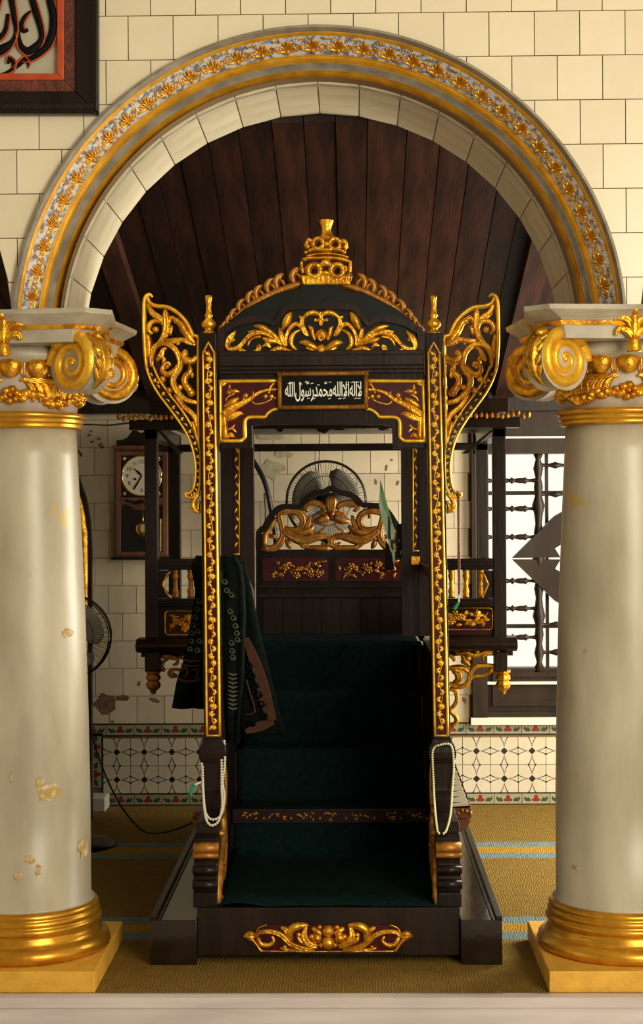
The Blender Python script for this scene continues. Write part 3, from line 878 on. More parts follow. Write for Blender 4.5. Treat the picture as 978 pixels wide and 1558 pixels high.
# ---- stair body and steps
SX0, SX1 = -.395, .42
steps = [(YF+.06, 0.197), (1.25, .365), (1.50, .575), (1.75, .785), (2.0, .995)]
for i, (y, z) in enumerate(steps):
    y2 = steps[i+1][0] if i < 4 else 2.78
    m = MB(); m.box(SX0, SX1, y, y2, 0.03 if i == 0 else max(.03, z-.25), z-.004)
    obj('step', m, 'wood_black', PUL)
m = MB(); yb = 1.235; m.pbox(353, 650, 1231, 1253, yb, yb+.02); SB = obj('step_nosing', m, 'maroon_deep', PUL, bevel=.003)
g = MB(); t1 = Tr(350, 1215, 3.155, yb-.001); rg = random.Random(4)
for cx_ in (95, 225, 365, 490, 625, 755, 880):
    for _ in range(7):
        u, v = cx_+rg.uniform(-40, 40), 85+rg.uniform(-18, 18); a = rg.uniform(0, 6.3)
        g.stroke([(u-12*math.cos(a), v-9*math.sin(a), 3), (u, v, rg.uniform(9, 15)), (u+14*math.cos(a+.5), v+9*math.sin(a+.5), 3)], t1.f(), NF_, t1.sc(), .010, sub=2)
    g.blob(t1.f()(cx_, 80), NF_, 10*t1.sc(), .010); g.blob(t1.f()(cx_+66, 95), NF_, 9*t1.sc(), .012)
obj('carving', g, 'gold_dull', SB, smooth=True, kind='stuff')
for sx, x in ((-1, SX0-.03), (1, SX1)):
    m = MB(); m.xprism([(.68, .0), (2.78, 0), (2.78, 1.0), (1.78, 1.0), (1.3, .62), (.68, .5)], x, x+.03)
    obj('stringer', m, 'wood_black', PUL)
    m = MB(); xr = x+.015; m.box(xr-.022, xr+.022, .64, 1.78, 1.33, 1.375); obj('stair_rail', m, 'wood_black', PUL, bevel=.006)
    m = MB(); m.box(xr-.012, xr+.012, .66, 1.78, .62, .66); m.box(xr-.012, xr+.012, .66, 1.78, 1.0, 1.03)
    obj('mid_rail', m, 'wood_black', PUL)
    m = MB(); m.box(xr-.006, xr+.006, .66, 1.76, .5, 1.02); obj('side_panel', m, 'wood_black', PUL)
# carved ramp beside the right newel, seen past the post
m = MB(); A = P(690, 1165, 1.0); B = P(718, 1228, 1.0)
for i in range(7):
    t = i/6; px = 692+t*19; py = 1172+t*52
    m.pprism([(686, py), (px, py-3), (px+4, py+4), (px-2, py+5), (686, py+5)], 1.0-.02*i, 1.0-.02*i+.02)
RM = obj('lit_dentils', m, 'bead_white', PUL)  # white colour stands for light reflected off the carved dentils
m = MB(); m.pprism([(686, 1150), (692, 1160), (716, 1226), (686, 1226)], 1.02, 1.05); obj('ramp_board', m, 'wood_dark', PUL)
m = MB(); m.pprism([(686, 1226), (716, 1224), (718, 1244), (712, 1246), (686, 1246)], .88, .98); m.pprism([(686, 1247), (717, 1247), (710, 1262), (690, 1270), (686, 1270)], .90, .98)
o = obj('ramp_end_block', m, 'wood_red', PUL, bevel=.004)
g = MB(); t2 = Tr(686, 1224, 1, .878)
for k in range(5): g.blob(t2.f()(5+k*6, 11+2*math.sin(k*2)), NF_, .009, .008)
obj('ramp_carving', g, 'gold_dull', o, smooth=True)
m = MB(); m.pprism([(292, 1238), (322, 1230), (322, 1246), (300, 1250), (292, 1246)], .88, .98); o = obj('ramp_end_block', m, 'wood_red', PUL, bevel=.004)
g = MB(); t2 = Tr(292, 1232, 1, .878)
for k in range(4): g.blob(t2.f()(4+k*6, 9+2*math.sin(k*2)), NF_, .009, .008)
obj('ramp_carving', g, 'gold_dull', o, smooth=True)

# ---- newels (lower posts) and consoles
def postx(py, side): return 317+(py-515)*.0125 if side < 0 else 659.5+(py-515)*.0195
for side in (-1, 1):
    c = P(postx(1180, side), 1180, YP)
    # console: stepped side profile
    w2 = .043; cc = P(postx(1300, side)-side*-3, 1300, .45).x
    cc = c.x+side*.008
    prof = [(.30, .195), (.30, .245), (.315, .255), (.315, .30), (.325, .31), (.325, .345), (.35, .36), (.36, .365), (.36, .43), (.40, .44), (.42, .475), (.70, .475), (.70, .195)]
    m = MB(); m.xprism(prof, cc-w2, cc+w2); CO = obj('console', m, 'wood_black', PUL, bevel=.004)
    for z, r, y, mt in ((.395, .022, .358, 'gold_dull'), (.37, .012, .35, 'gold_dull'), (.325, .016, .318, 'wood_black'), (.275, .017, .31, 'wood_black')):
        t = MB(); pts = [(cc-w2-.002, y, z), (cc+w2+.002, y, z)]; t.tube(pts, r, 8); obj('roll', t, mt, CO, smooth=True)
    # inner gilded scroll on the side that faces the opening
    xi = cc-side*(w2+.001); mp = lambda u, v, xi=xi: Vector((xi, u, v))
    g = MB()
    g.stroke([(.315, .20, .02), (.33, .26, .035), (.36, .31, .03), (.40, .34, .035), (.47, .36, .04), (.54, .42, .035), (.55, .48, .025), (.50, .50, .02)], mp, (-side, 0, 0), 1, .016)
    g.stroke([(.36, .24, .015), (.42, .27, .03), (.50, .27, .03), (.56, .31, .03), (.60, .40, .03), (.61, .52, .012)], mp, (-side, 0, 0), 1, .016)
    g.stroke([(.60, .50, .02), (.64, .58, .03), (.63, .66, .012)], mp, (-side, 0, 0), 1, .012)
    for u, v in ((.34, .225), (.38, .30), (.46, .32), (.45, .43), (.58, .36)): g.blob(mp(u, v), (-side, 0, 0), .014, .018)
    obj('inner_scroll', g, 'gold_dull', CO, smooth=True)
    # newel: bottle-shaped square section
    sec = [(1122, .036), (1128, .040), (1134, .048), (1142, .052), (1150, .050), (1156, .044), (1160, .040), (1195, .039), (1200, .041), (1206, .038), (1235, .034), (1246, .036), (1252, .042)]
    v = []; n = len(sec)
    for py, r in sec:
        q = P(postx(py, side), py, YP)
        v += [(q.x-r, YP-.005-r*.9, q.z), (q.x+r, YP-.005-r*.9, q.z), (q.x+r, YP+r, q.z), (q.x-r, YP+r, q.z)]
    f = [(0, 1, 2, 3), tuple(4*(n-1)+i for i in (3, 2, 1, 0))]
    for j in range(n-1):
        for i in range(4): f.append((4*j+i, 4*j+4+i, 4*j+4+(i+1) % 4, 4*j+(i+1) % 4))
    m = MB(); m.add(v, f); obj('newel', m, 'wood_red' if 0 else 'wood_black', PUL, bevel=.004)
    # ---- tall portal post
    hw = .032
    a = P(postx(508, side), 508, YP); b = P(postx(1124, side), 1124, YP)
    m = MB(); m.add([(b.x-hw, YP-.03, b.z), (b.x+hw, YP-.03, b.z), (b.x+hw, YP+.035, b.z), (b.x-hw, YP+.035, b.z), (a.x-hw, YP-.03, a.z), (a.x+hw, YP-.03, a.z), (a.x+hw, YP+.035, a.z), (a.x-hw, YP+.035, a.z)],
        [(0, 3, 2, 1), (4, 5, 6, 7), (0, 1, 5, 4), (1, 2, 6, 5), (2, 3, 7, 6), (3, 0, 4, 7)])
    PO = obj('portal_post', m, 'wood_black', PUL, bevel=.003)
    yy = YP-.031
    mp = lambda u, v, side=side: P(postx(v, side)+u, v, yy)
    sc = mpp(yy)
    m = MB(); m.stroke([(0, 528, 14), (0, 800, 15), (0, 1118, 16)], mp, NF_, sc, .003, sub=8, flat=True); obj('inlay', m, 'maroon', PO)
    m = MB()
    for s in (-1, 1): m.stroke([(s*8.5, 536, 3.6), (s*9, 800, 4), (s*9.8, 1120, 4.4)], mp, NF_, sc, .010, sub=8, hk=1)
    m.stroke([(-9, 538, 4), (0, 521, 5), (9, 538, 4)], mp, NF_, sc, .010, sub=1, hk=1); m.stroke([(-10, 1119, 3.5), (10, 1119, 3.5)], mp, NF_, sc, .010, sub=1, hk=1)
    obj('gold_border', m, 'gold_bright', PO, smooth=True)
    m = MB(); rg = random.Random(11+side); vine = []
    py = 534; k = 0
    while py < 1112:
        vine.append((2.6*math.sin(k*1.1), py, 2.2)); py += 9; k += 1
    m.stroke(vine, mp, NF_, sc, .006, sub=2, hk=.6)
    py = 540; k = 0
    while py < 1110:
        s = 1 if k % 2 else -1
        m.stroke([(s*-1, py, 1.5), (s*2.5, py-2, 6.2), (s*5.8, py-6, 1.6)], mp, NF_, sc, .007, sub=2, hk=.8)
        m.stroke([(s*1, py+3, 1.5), (-s*3, py+5, 5.6), (-s*5.8, py+8+rg.random()*3, 1.8)], mp, NF_, sc, .007, sub=2, hk=.8)
        if k % 3 == 0: m.blob(mp(rg.uniform(-2, 2), py+6), NF_, 4.6*sc, .009, seg=6)
        if k % 4 == 1: m.stroke([(-5, py+9, 1.6), (0, py+7, 3.5), (5, py+10, 1.6)], mp, NF_, sc, .006, sub=2)
        py += 11; k += 1
    obj('vine_carving', m, 'gold_bright', PO, smooth=True)
    # finial
    f_ = P(postx(475, side)+1, 508, YP); s_ = mpp(YP)
    prof = [(0.001, 61), (5, 60), (5.5, 56), (4, 50), (4, 38), (5, 32), (7, 29), (4.5, 27), (6, 24), (11, 19), (11.5, 15), (9, 11), (5, 9), (8, 6), (9.5, 3), (9.5, 0)]
    m = MB(); m.lathe([(r*s_, f_.z-.004+h*s_) for r, h in prof[::-1]], f_.x, YP, 14); obj('finial', m, 'gold', PO, smooth=True)

# ---- portal head: dark lintel board, cornice, pediment
def both(pts, mir=cxm):   # half outline (left, bottom-inner to top-inner) -> full
    r = [(2*mir(p[1])-p[0], p[1]) for p in reversed(pts)]
    return pts+r
half = [(489, 646), (400, 646), (384, 648), (384, 682), (334, 682), (334, 556)]
m = MB(); m.pprism(both(half)[::-1], YP-.005, YP+.03); LB = obj('lintel_board', m, 'wood_black', PUL, bevel=.003)
for (t_, b_, d) in ((540, 556, .045), (556, 562, .03), (562, 568, .02), (533, 541, .03)):
    m = MB(); m.pbox(333, 645, t_, b_, YP-d, YP+.03); obj('cornice_moulding', m, 'wood_dark', PUL, bevel=.003)
half = [(333, 541), (333, 512), (344, 500), (352, 486), (372, 470), (392, 460), (420, 447), (455, 440), (459, 430), (489, 430)]
m = MB(); m.pprism(both(half)[::-1], YP-.01, YP+.03); PD = obj('pediment', m, 'wood_green', PUL, bevel=.003)
# raised frame round the recess
g = MB(); tr = Tr(330, 450, 5.753, YP-.010)
carve(g, tr, [[(40, 520, 60), (40, 330, 70), (95, 285, 60), (180, 240, 60), (330, 205, 60), (440, 215, 55), (500, 250, 40), (545, 190, 50), (620, 110, 55), (760, 95, 60), (915, 90, 60)], [(40, 575, 50), (400, 580, 50), (915, 580, 50)]], hmax=.014, sub=3, flat=True)
obj('recess_frame', g, 'wood_dark', PD)
g = MB(); tr = Tr(330, 450, 5.753, YP-.014)
PEDST = [
 [(168, 305, 14), (115, 370, 66), (88, 440, 52), (120, 468, 46), (180, 456, 46), (230, 410, 42), (280, 352, 46), (360, 322, 42), (430, 335, 36), (510, 372, 42), (610, 442, 20)],
 [(315, 262, 16), (385, 275, 54), (445, 305, 50), (505, 352, 44), (560, 410, 18)], [(270, 318, 14), (340, 312, 38), (425, 332, 30)],
 [(150, 395, 10), (150, 385, 26), (120, 400, 30)],
 [(195, 470, 36), (232, 492, 52), (275, 522, 48), (335, 526, 42), (385, 524, 32), (408, 540, 8)], [(270, 440, 16), (285, 398, 22), (325, 366, 22), (385, 358, 26)],
 [(278, 490, 16), (322, 498, 38), (362, 470, 50), (372, 438, 34), (340, 452, 14)], [(398, 368, 20), (445, 392, 56), (505, 398, 42), (570, 432, 18)], [(400, 442, 16), (440, 428, 42), (472, 458, 18)],
 [(428, 542, 12), (480, 492, 44), (540, 462, 50), (612, 476, 44), (682, 512, 44), (750, 526, 52), (812, 506, 42), (845, 478, 18)],
 [(600, 445, 14), (572, 380, 54), (552, 305, 40), (545, 280, 12)], [(568, 300, 18), (602, 232, 76), (632, 172, 62), (652, 138, 18)],
 [(612, 442, 20), (602, 382, 32), (622, 310, 34), (662, 260, 40), (702, 248, 44), (742, 280, 44), (772, 332, 38), (805, 348, 16)],
 [(700, 478, 26), (652, 432, 42), (652, 372, 44), (682, 322, 32), (728, 300, 18)],
 [(715, 185, 20), (745, 200, 44), (742, 245, 44), (762, 292, 42), (800, 346, 18)], [(742, 205, 26), (790, 160, 48), (850, 145, 50), (902, 172, 44), (896, 212, 32), (858, 214, 20)],
 [(905, 160, 36), (915, 150, 40)], [(800, 265, 12), (828, 290, 40), (838, 340, 40), (860, 390, 22)], [(905, 215, 24), (915, 235, 32), (915, 262, 14)],
 [(720, 410, 12), (770, 412, 62), (830, 440, 60), (880, 470, 40)], [(775, 455, 12), (820, 466, 34), (860, 462, 26)]]
carve(g, tr, PEDST, hmax=.022, groove=2)
dots(g, tr, [(915, 340, 52), (790, 412, 28), (910, 470, 48), (870, 500, 30), (915, 515, 34), (725, 185, 16), (862, 212, 20)], h=.5)
g.stroke([(915, 385, 10), (935, 375, 16), (938, 350, 18), (915, 338, 20), (895, 350, 18), (893, 378, 16), (915, 395, 12)], Tr(330, 450, 5.753, YP-.033).f(), NF_, tr.sc(), .012)
obj('pediment_scrollwork', g, 'gold', PD, smooth=True)
# crest of leaves along the pediment
for fl in (False, True):
    g = MB(); tr = Tr(0, 0, 1, YP+.01)
    path = [(336, 511, 4), (344, 504, 8), (356, 489, 10), (374, 470, 11), (398, 455, 11), (425, 442, 11), (459, 431, 10)]
    carve(g, tr, [path], (fl,), hmax=.014, back=.012, hk=.8)
    CR = obj('crest_rail', g, 'gold_dull', PUL, smooth=True)
    q = catmull(path, 6); L = len(q)
    for i in range(10):
        j = int((i+.6)/10*(L-1)); u, v, _ = q[j]; s = .72+.5*i/9
        t = MB(); carve(t, tr, [[(u-2, v-2, 5*s), (u-5*s, v-11*s, 9*s), (u-1*s, v-19*s, 7*s), (u+5*s, v-22*s, 3)]], (fl,), hmax=.012, back=.01, hk=.8)
        carve(t, tr, [[(u+7*s, v-6*s, 3), (u+4*s, v-12*s, 5*s), (u-1*s, v-15*s, 3)]], (fl,), hmax=.01, back=.01, hk=.8)
        obj('crest_leaf', t, 'gold_dull', CR, smooth=True)
# crown
g = MB(); tr = Tr(430, 320, 7.523, YP-.01)
g.pprism([(430+u/7.523, 320+v/7.523) for u, v in [(200, 738), (780, 735), (770, 850), (225, 852)]][::-1], YP-.02, YP+.04)
CW = obj('crown', g, 'gold', PUL, bevel=.006)
g = MB(); F1 = (False,)
def ring(cx_, cy_, r, w_): return [(cx_+r*math.cos(a*PI/5), cy_+r*math.sin(a*PI/5), w_) for a in range(11)]
carve(g, tr, [ring(362, 692, 72, 66), ring(622, 692, 72, 66), [(420, 640, 40), (490, 600, 90), (565, 640, 40)], [(440, 735, 40), (492, 715, 60), (545, 735, 40)],
    [(235, 720, 40), (215, 640, 40), (215, 580, 24)], [(765, 720, 40), (770, 640, 40), (775, 575, 24)], ring(290, 668, 26, 30), ring(708, 670, 26, 30),
    [(225, 560, 30), (300, 545, 34), (400, 545, 34), (490, 540, 36), (600, 545, 34), (690, 560, 34), (765, 585, 26)],
    [(270, 525, 20), (350, 505, 24), (490, 492, 26), (630, 505, 24), (750, 535, 20)],
    ring(405, 382, 60, 56), ring(598, 386, 60, 56), [(290, 470, 30), (370, 440, 50), (490, 455, 60), (610, 440, 50), (720, 480, 30)],
    [(450, 400, 40), (497, 385, 70), (550, 400, 40)], [(300, 430, 60), (270, 390, 60), (300, 330, 50), (345, 370, 30)], [(700, 440, 60), (725, 390, 50), (695, 345, 50), (650, 380, 30)]], F1, hmax=.03, back=.02, groove=0, hk=.7)
dots(g, tr, [(298, 345, 36), (700, 360, 36), (265, 480, 24), (250, 562, 24), (290, 670, 22), (706, 672, 22), (265, 390, 30), (730, 420, 24)], F1)
obj('crown_carving', g, 'gold', CW, smooth=True)
c_ = P(496.5, 361, YP+.01); s_ = mpp(YP)
prof = [(11.5, 26), (11, 24), (9.5, 20), (7.5, 14), (7, 11), (9, 5), (12, 0), (14, -3)]
m = MB(); m.lathe([(r*s_, c_.z+h*s_) for r, h in prof[::-1]], c_.x, YP+.01, 16); obj('crown_knop', m, 'gold', CW, smooth=True)
# ---- spandrel panels either side of the plaque
for fl in (False, True):
    tr = Tr(320, 560, 8.89, YP-.008)
    out = [(120, 165), (920, 160), (920, 545), (850, 560), (790, 600), (745, 660), (520, 665), (480, 700), (465, 760), (470, 930), (420, 985), (120, 985)]
    q = [tr.f(fl)(u, v) for u, v in out]; q = [(p.x, p.z) for p in q]
    if not fl: q = q[::-1]
    m = MB(); m.prism(q, YP-.010, YP-.004); SP = obj('spandrel_panel', m, 'maroon', PUL)
    tr = Tr(320, 560, 8.89, YP-.010)
    g = MB(); carve(g, tr, [[(115, 178, 52), (500, 175, 52), (910, 172, 52)], [(135, 165, 46), (135, 600, 46), (138, 1000, 46)], [(120, 985, 48), (390, 985, 50), (425, 972, 48), (462, 940, 50), (466, 900, 60), (462, 760, 60), (476, 700, 56), (520, 668, 50), (600, 662, 48), (735, 660, 46), (760, 630, 44), (795, 598, 44), (850, 562, 42), (915, 552, 42)], [(150, 230, 40), (190, 215, 40), (215, 200, 20)]], (fl,), hmax=.012, sub=3, hk=.6)
    obj('gold_border', g, 'gold_bright', SP, smooth=True)
    g = MB(); carve(g, tr, [[(u, v, w_*1.35) for u, v, w_ in st] for st in [[(160, 640, 70), (250, 570, 90), (380, 500, 72), (520, 430, 50), (640, 340, 38), (780, 295, 28), (900, 290, 26)], [(185, 525, 26), (300, 452, 64), (385, 405, 30)], [(170, 700, 50), (290, 660, 76), (400, 612, 54), (446, 628, 12)], [(185, 620, 50), (195, 800, 56), (205, 955, 56)],
        [(210, 445, 12), (232, 395, 16), (325, 345, 14)], [(560, 445, 14), (615, 487, 18), (740, 465, 16), (835, 415, 12)], [(228, 945, 24), (275, 900, 56), (325, 935, 18)], [(228, 830, 16), (290, 812, 24), (332, 762, 12)], [(290, 812, 14), (325, 840, 22), (350, 870, 10)], [(578, 380, 10), (578, 345, 16), (578, 310, 8)], [(800, 320, 20), (820, 250, 22), (860, 205, 20)], [(260, 320, 20), (330, 310, 46), (400, 322, 10)], [(250, 290, 14), (262, 250, 26), (255, 220, 10)], [(840, 300, 20), (880, 290, 30), (905, 285, 20)]]], (fl,), hmax=.014, groove=2)
    dots(g, tr, [(250, 330, 38), (478, 372, 44), (745, 382, 36), (828, 382, 36), (200, 670, 40), (285, 300, 24), (450, 420, 26), (790, 330, 20), (880, 405, 22)], (fl,), h=.35)
    obj('branch_carving', g, 'gold', SP, smooth=True)
# ---- pierced wings
for fl in (False, True):
    tr = Tr(200, 430, 4.213, YP+.0); F1 = (fl,)
    g = MB()
    carve(g, tr, [[(132, 92, 10), (120, 76, 20), (98, 82, 26), (84, 110, 26), (80, 160, 25), (80, 300, 25), (86, 430, 25), (95, 545, 18)],
      [(100, 92, 20), (118, 130, 24), (165, 150, 25), (230, 156, 25), (290, 190, 25), (342, 242, 25), (376, 302, 25), (394, 336, 22), (424, 346, 25), (432, 382, 25)],
      [(430, 350, 24), (429, 600, 24), (431, 900, 24), (436, 1065, 20)],
      [(92, 530, 18), (122, 622, 15), (172, 712, 15), (232, 792, 15), (292, 872, 15), (350, 962, 15), (384, 1042, 15), (404, 1122, 15), (412, 1200, 14), (404, 1290, 14), (388, 1334, 14), (360, 1352, 18), (346, 1345, 18), (350, 1372, 16), (392, 1378, 14), (428, 1345, 14), (440, 1290, 12), (440, 1060, 12)],
      [(138, 535, 14), (172, 612, 14), (232, 702, 14), (302, 792, 14), (352, 862, 14), (392, 932, 14), (422, 1002, 14), (438, 1060, 12)]], F1, hmax=.016, back=.012, hk=.8)
    WG = obj('wing', g, 'gold_bright', PUL, smooth=True)
    g = MB()
    carve(g, tr, [[(420, 770, 26), (352, 752, 36), (302, 712, 38), (272, 662, 42), (266, 612, 38), (300, 560, 38), (312, 510, 38), (290, 442, 38), (240, 398, 36), (182, 392, 36), (142, 422, 38), (126, 480, 32), (130, 540, 18)],
      [(300, 525, 28), (280, 562, 38), (230, 588, 38), (198, 562, 32), (208, 525, 26), (236, 514, 24), (246, 536, 18)],
      [(140, 425, 24), (190, 372, 38), (216, 322, 44), (222, 262, 44), (216, 200, 40), (215, 168, 12)], [(195, 360, 24), (212, 302, 26), (196, 255, 28), (155, 245, 28), (118, 262, 32), (108, 302, 30), (132, 328, 18)],
      [(102, 135, 16), (132, 192, 38), (182, 228, 42), (212, 255, 22)], [(100, 330, 24), (112, 400, 30), (108, 480, 26)], [(230, 300, 18), (248, 280, 34), (238, 335, 30)],
      [(232, 262, 28), (252, 224, 30), (285, 240, 32), (322, 275, 44), (334, 305, 46), (372, 352, 48), (405, 392, 26)], [(215, 372, 24), (270, 372, 38), (332, 366, 32), (362, 384, 30), (410, 398, 18)],
      [(350, 430, 28), (330, 482, 54), (382, 504, 50), (425, 470, 26)], [(290, 365, 18), (298, 385, 24), (292, 400, 10)], [(370, 525, 16), (376, 570, 38), (344, 602, 42), (342, 642, 40), (372, 690, 46), (402, 720, 18)],
      [(280, 715, 26), (332, 790, 34), (402, 852, 34), (426, 935, 24)], [(332, 790, 20), (318, 825, 8)], [(365, 560, 14), (390, 590, 22), (385, 610, 8)], [(390, 890, 20), (400, 930, 32), (415, 985, 20)], [(160, 500, 18), (185, 470, 34), (200, 430, 26), (225, 420, 12)], [(180, 455, 18), (205, 490, 26), (200, 520, 14)],
      [(340, 300, 18), (352, 330, 30), (385, 330, 14)]], F1, hmax=.016, back=.010, groove=2)
    dots(g, tr, [(155, 300, 22), (288, 244, 22), (322, 282, 22), (352, 320, 20), (200, 618, 22), (240, 692, 24), (310, 672, 20), (382, 706, 28), (178, 470, 16), (225, 540, 16), (378, 365, 22), (170, 640, 14), (345, 455, 20)], F1)
    obj('wing_scrollwork', g, 'gold', WG, smooth=True)
    # pierced band: maroon strip with gold knots between the two rails
    mid = [(112, 560, 22), (148, 620, 24), (202, 706, 28), (266, 794, 30), (322, 868, 30), (372, 948, 30), (404, 1024, 28), (424, 1110, 24), (428, 1200, 20), (424, 1290, 20), (400, 1348, 18), (370, 1362, 12)]
    trb = Tr(200, 430, 4.213, YP+.004)
    g = MB(); carve(g, trb, [mid], F1, hmax=.004, back=.006, sub=3, flat=True); obj('band_ground', g, 'maroon_deep', WG)
    g = MB(); q = catmull(mid, 4)
    for i in range(2, len(q)-2, 2):
        u, v, w_ = q[i]; s = 1 if (i//2) % 2 else -1
        carve(g, tr, [[(u-s*w_*.5, v-4, 4), (u, v, 11), (u+s*w_*.3, v+14, 5)]], F1, hmax=.012, sub=2)
        if i % 4 == 0: dots(g, tr, [(u-s*4, v+10, 9)], F1)
    obj('band_knots', g, 'gold_bright', WG, smooth=True)
    g = MB(); carve(g, tr, [[(440, 1350, 14), (400, 1395, 26), (395, 1430, 40), (408, 1460, 24), (440, 1478, 10)], [(440, 1400, 12), (425, 1440, 26), (440, 1470, 10)]], F1, hmax=.014, back=.01)
    dots(g, tr, [(398, 1405, 16), (425, 1450, 18), (405, 1462, 14)], F1); obj('drop_flower', g, 'gold', WG, smooth=True)
    # bracket holding the wing to the post
    g = MB(); a = tr.f(fl)(432, 600); b = P(postx(600, 1 if fl else -1), 600, YP)
    g.box(min(a.x, b.x), max(a.x, b.x), YP+.004, YP+.02, a.z-.01, a.z+.01); obj('wing_fixing', g, 'wood_black', WG); g = MB()
    c = tr.f(fl)(432, 1000); g.box(min(c.x, b.x), max(c.x, b.x), YP+.004, YP+.02, c.z-.01, c.z+.01); obj('wing_fixing', g, 'wood_black', WG)

# ---- canopied seat at the top of the stair
YC, YR = 1.75, 2.75
cabx = [(220, 240), (750, 770)]
for i, (l, r) in enumerate(cabx):
    m = MB(); m.pbox(l, r, 651, 972, YC, YC+.06)
    CP = obj('cabin_pillar', m, 'wood_dark', PUL, bevel=.004)
    m = MB(); m.pbox(l-(0 if i == 0 else -2), r+(4 if i == 0 else 2), 992, 1022, YC-.005, YC+.06); obj('pillar_foot', m, 'wood_dark', CP, bevel=.004)
    xa = P((l+r)/2+(2 if i == 0 else 6), 1022, YC)
    s_ = mpp(YC); prof = [(.5, -36), (3, -35), (4, -31), (6, -29), (10, -25), (11, -20), (8, -15), (11, -12), (10, -6), (8, -5), (11, -2), (11, 2)]
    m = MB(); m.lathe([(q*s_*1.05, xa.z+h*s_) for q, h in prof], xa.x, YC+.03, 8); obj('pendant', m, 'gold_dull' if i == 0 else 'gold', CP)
    # rear posts and side rails
    xr_ = P((l+r)/2, 800, YC).x
    m = MB(); m.box(xr_-.030, xr_+.030, YR-.06, YR, .98, 1.98); obj('rear_pillar', m, 'wood_dark', PUL, bevel=.004)
    for (zt, zb_) in ((860, 868), (915, 921)):
        zz = P(300, zt, YC).z; m = MB(); m.box(xr_-.025, xr_+.025, YC+.06, YR-.06, zz-.025, zz); obj('side_rail', m, 'wood_black', PUL)
    m = MB(); zz = P(300, 921, YC).z; m.box(xr_-.012, xr_+.012, YC+.06, YR-.06, 1.0, zz-.025); obj('cabin_side_panel', m, 'wood_black', PUL)
    m = MB(); m.box(xr_-.03, xr_+.03, YC, YR, 1.925, 1.985); obj('side_beam', m, 'wood_black', PUL)
    # strut
    s = 1 if i == 0 else -1
    m = MB(); m.pprism([(l+20 if s > 0 else r-20, 655), (l+24 if s > 0 else r-24, 655), (278 if s > 0 else 702, 690), (268 if s > 0 else 712, 690)][::(-1 if s < 0 else 1)], YC+.02, YC+.05); obj('strut', m, 'wood_dark', PUL)
# beams
m = MB(); m.pbox(196, 792, 637, 652, YC-.02, YC+.07); obj('head_beam', m, 'wood_black', PUL, bevel=.004)
m = MB(); m.pbox(236, 742, 675, 686, YR-.06, YR); obj('rear_beam', m, 'wood_black', PUL)
m = MB(); m.box(-.78, .80, YC-.06, YR+.04, 2.03, 2.09); CN = obj('canopy', m, 'wood_black', PUL, bevel=.004)
m = MB(); m.box(-.72, .74, YC, YR, 1.985, 2.03); m.box(-.70, .72, YC+.02, YR, 2.09, 2.2); obj('canopy_frieze', m, 'wood_black', CN)
g = MB(); rg = random.Random(8)
for px in list(range(180, 335, 8))+list(range(668, 806, 8)):
    q = P(px, 619, YC-.06); g.ball((q.x, YC-.05, 2.024-rg.random()*.012), .011, seg=6, sq=(1, .6, 1.4))
obj('canopy_drops', g, 'gold_dull', CN, smooth=True, kind='stuff')
# carved valance below the beam
pts = [(384, 644), (384, 656)]
for k in range(24):
    px = 388+k*9.6; pts.append((px, 650+4*math.sin(k*1.9)+(6 if 9 < k < 14 else 0)+(4 if k in (3, 4, 19, 20) else 0)))
pts += [(618, 656), (618, 644)]
m = MB(); m.pprism(pts, YC+.01, YC+.03); obj('valance', m, 'wood_black', PUL)
# inner jambs with gold strips
for (l, r, gl, gr, pb, pt) in ((336, 386, 356, 364, 843, 655), (611, 655, 628, 636, 838, 655)):
    m = MB(); m.pbox(l, gl-1, 655, 968, YC-.01, YC+.06); m.pbox(gr+1, r, 655, 968, YC-.01, YC+.06); m.pbox(gl-1, gr+1, 655, 968, YC, YC+.06)
    J = obj('inner_jamb', m, 'wood_dark', PUL)
    g = MB(); mp = lambda u, v: P(u, v, YC-.002)
    g.stroke([(gl+4, 660, 8), (gl+4, pb, 8)], mp, NF_, mpp(YC), .003, flat=True); obj('inlay', g, 'maroon', J)
    g = MB(); ge = gr if l < 500 else gl
    g.stroke([(ge, 660, 3), (ge, pb+2, 3)], mp, NF_, mpp(YC), .010, hk=1); g.stroke([(gl, pb, 3), (gr+1, pb, 3)], mp, NF_, mpp(YC), .010, hk=1)
    for k in range(int((pb-664)/13)):
        s = 1 if k % 2 else -1; y = 668+k*13
        g.stroke([(gl+4-s*2, y, 1), (gl+4+s, y+4, 4), (gl+4+s*3, y+10, 1.5)], mp, NF_, mpp(YC), .008, sub=2)
    obj('gold_strip', g, 'gold_bright', J, smooth=True)
m = MB(); m.pbox(625, 639, 846, 860, YC-.03, YC-.008); obj('gold_block', m, 'gold', PUL, bevel=.004)
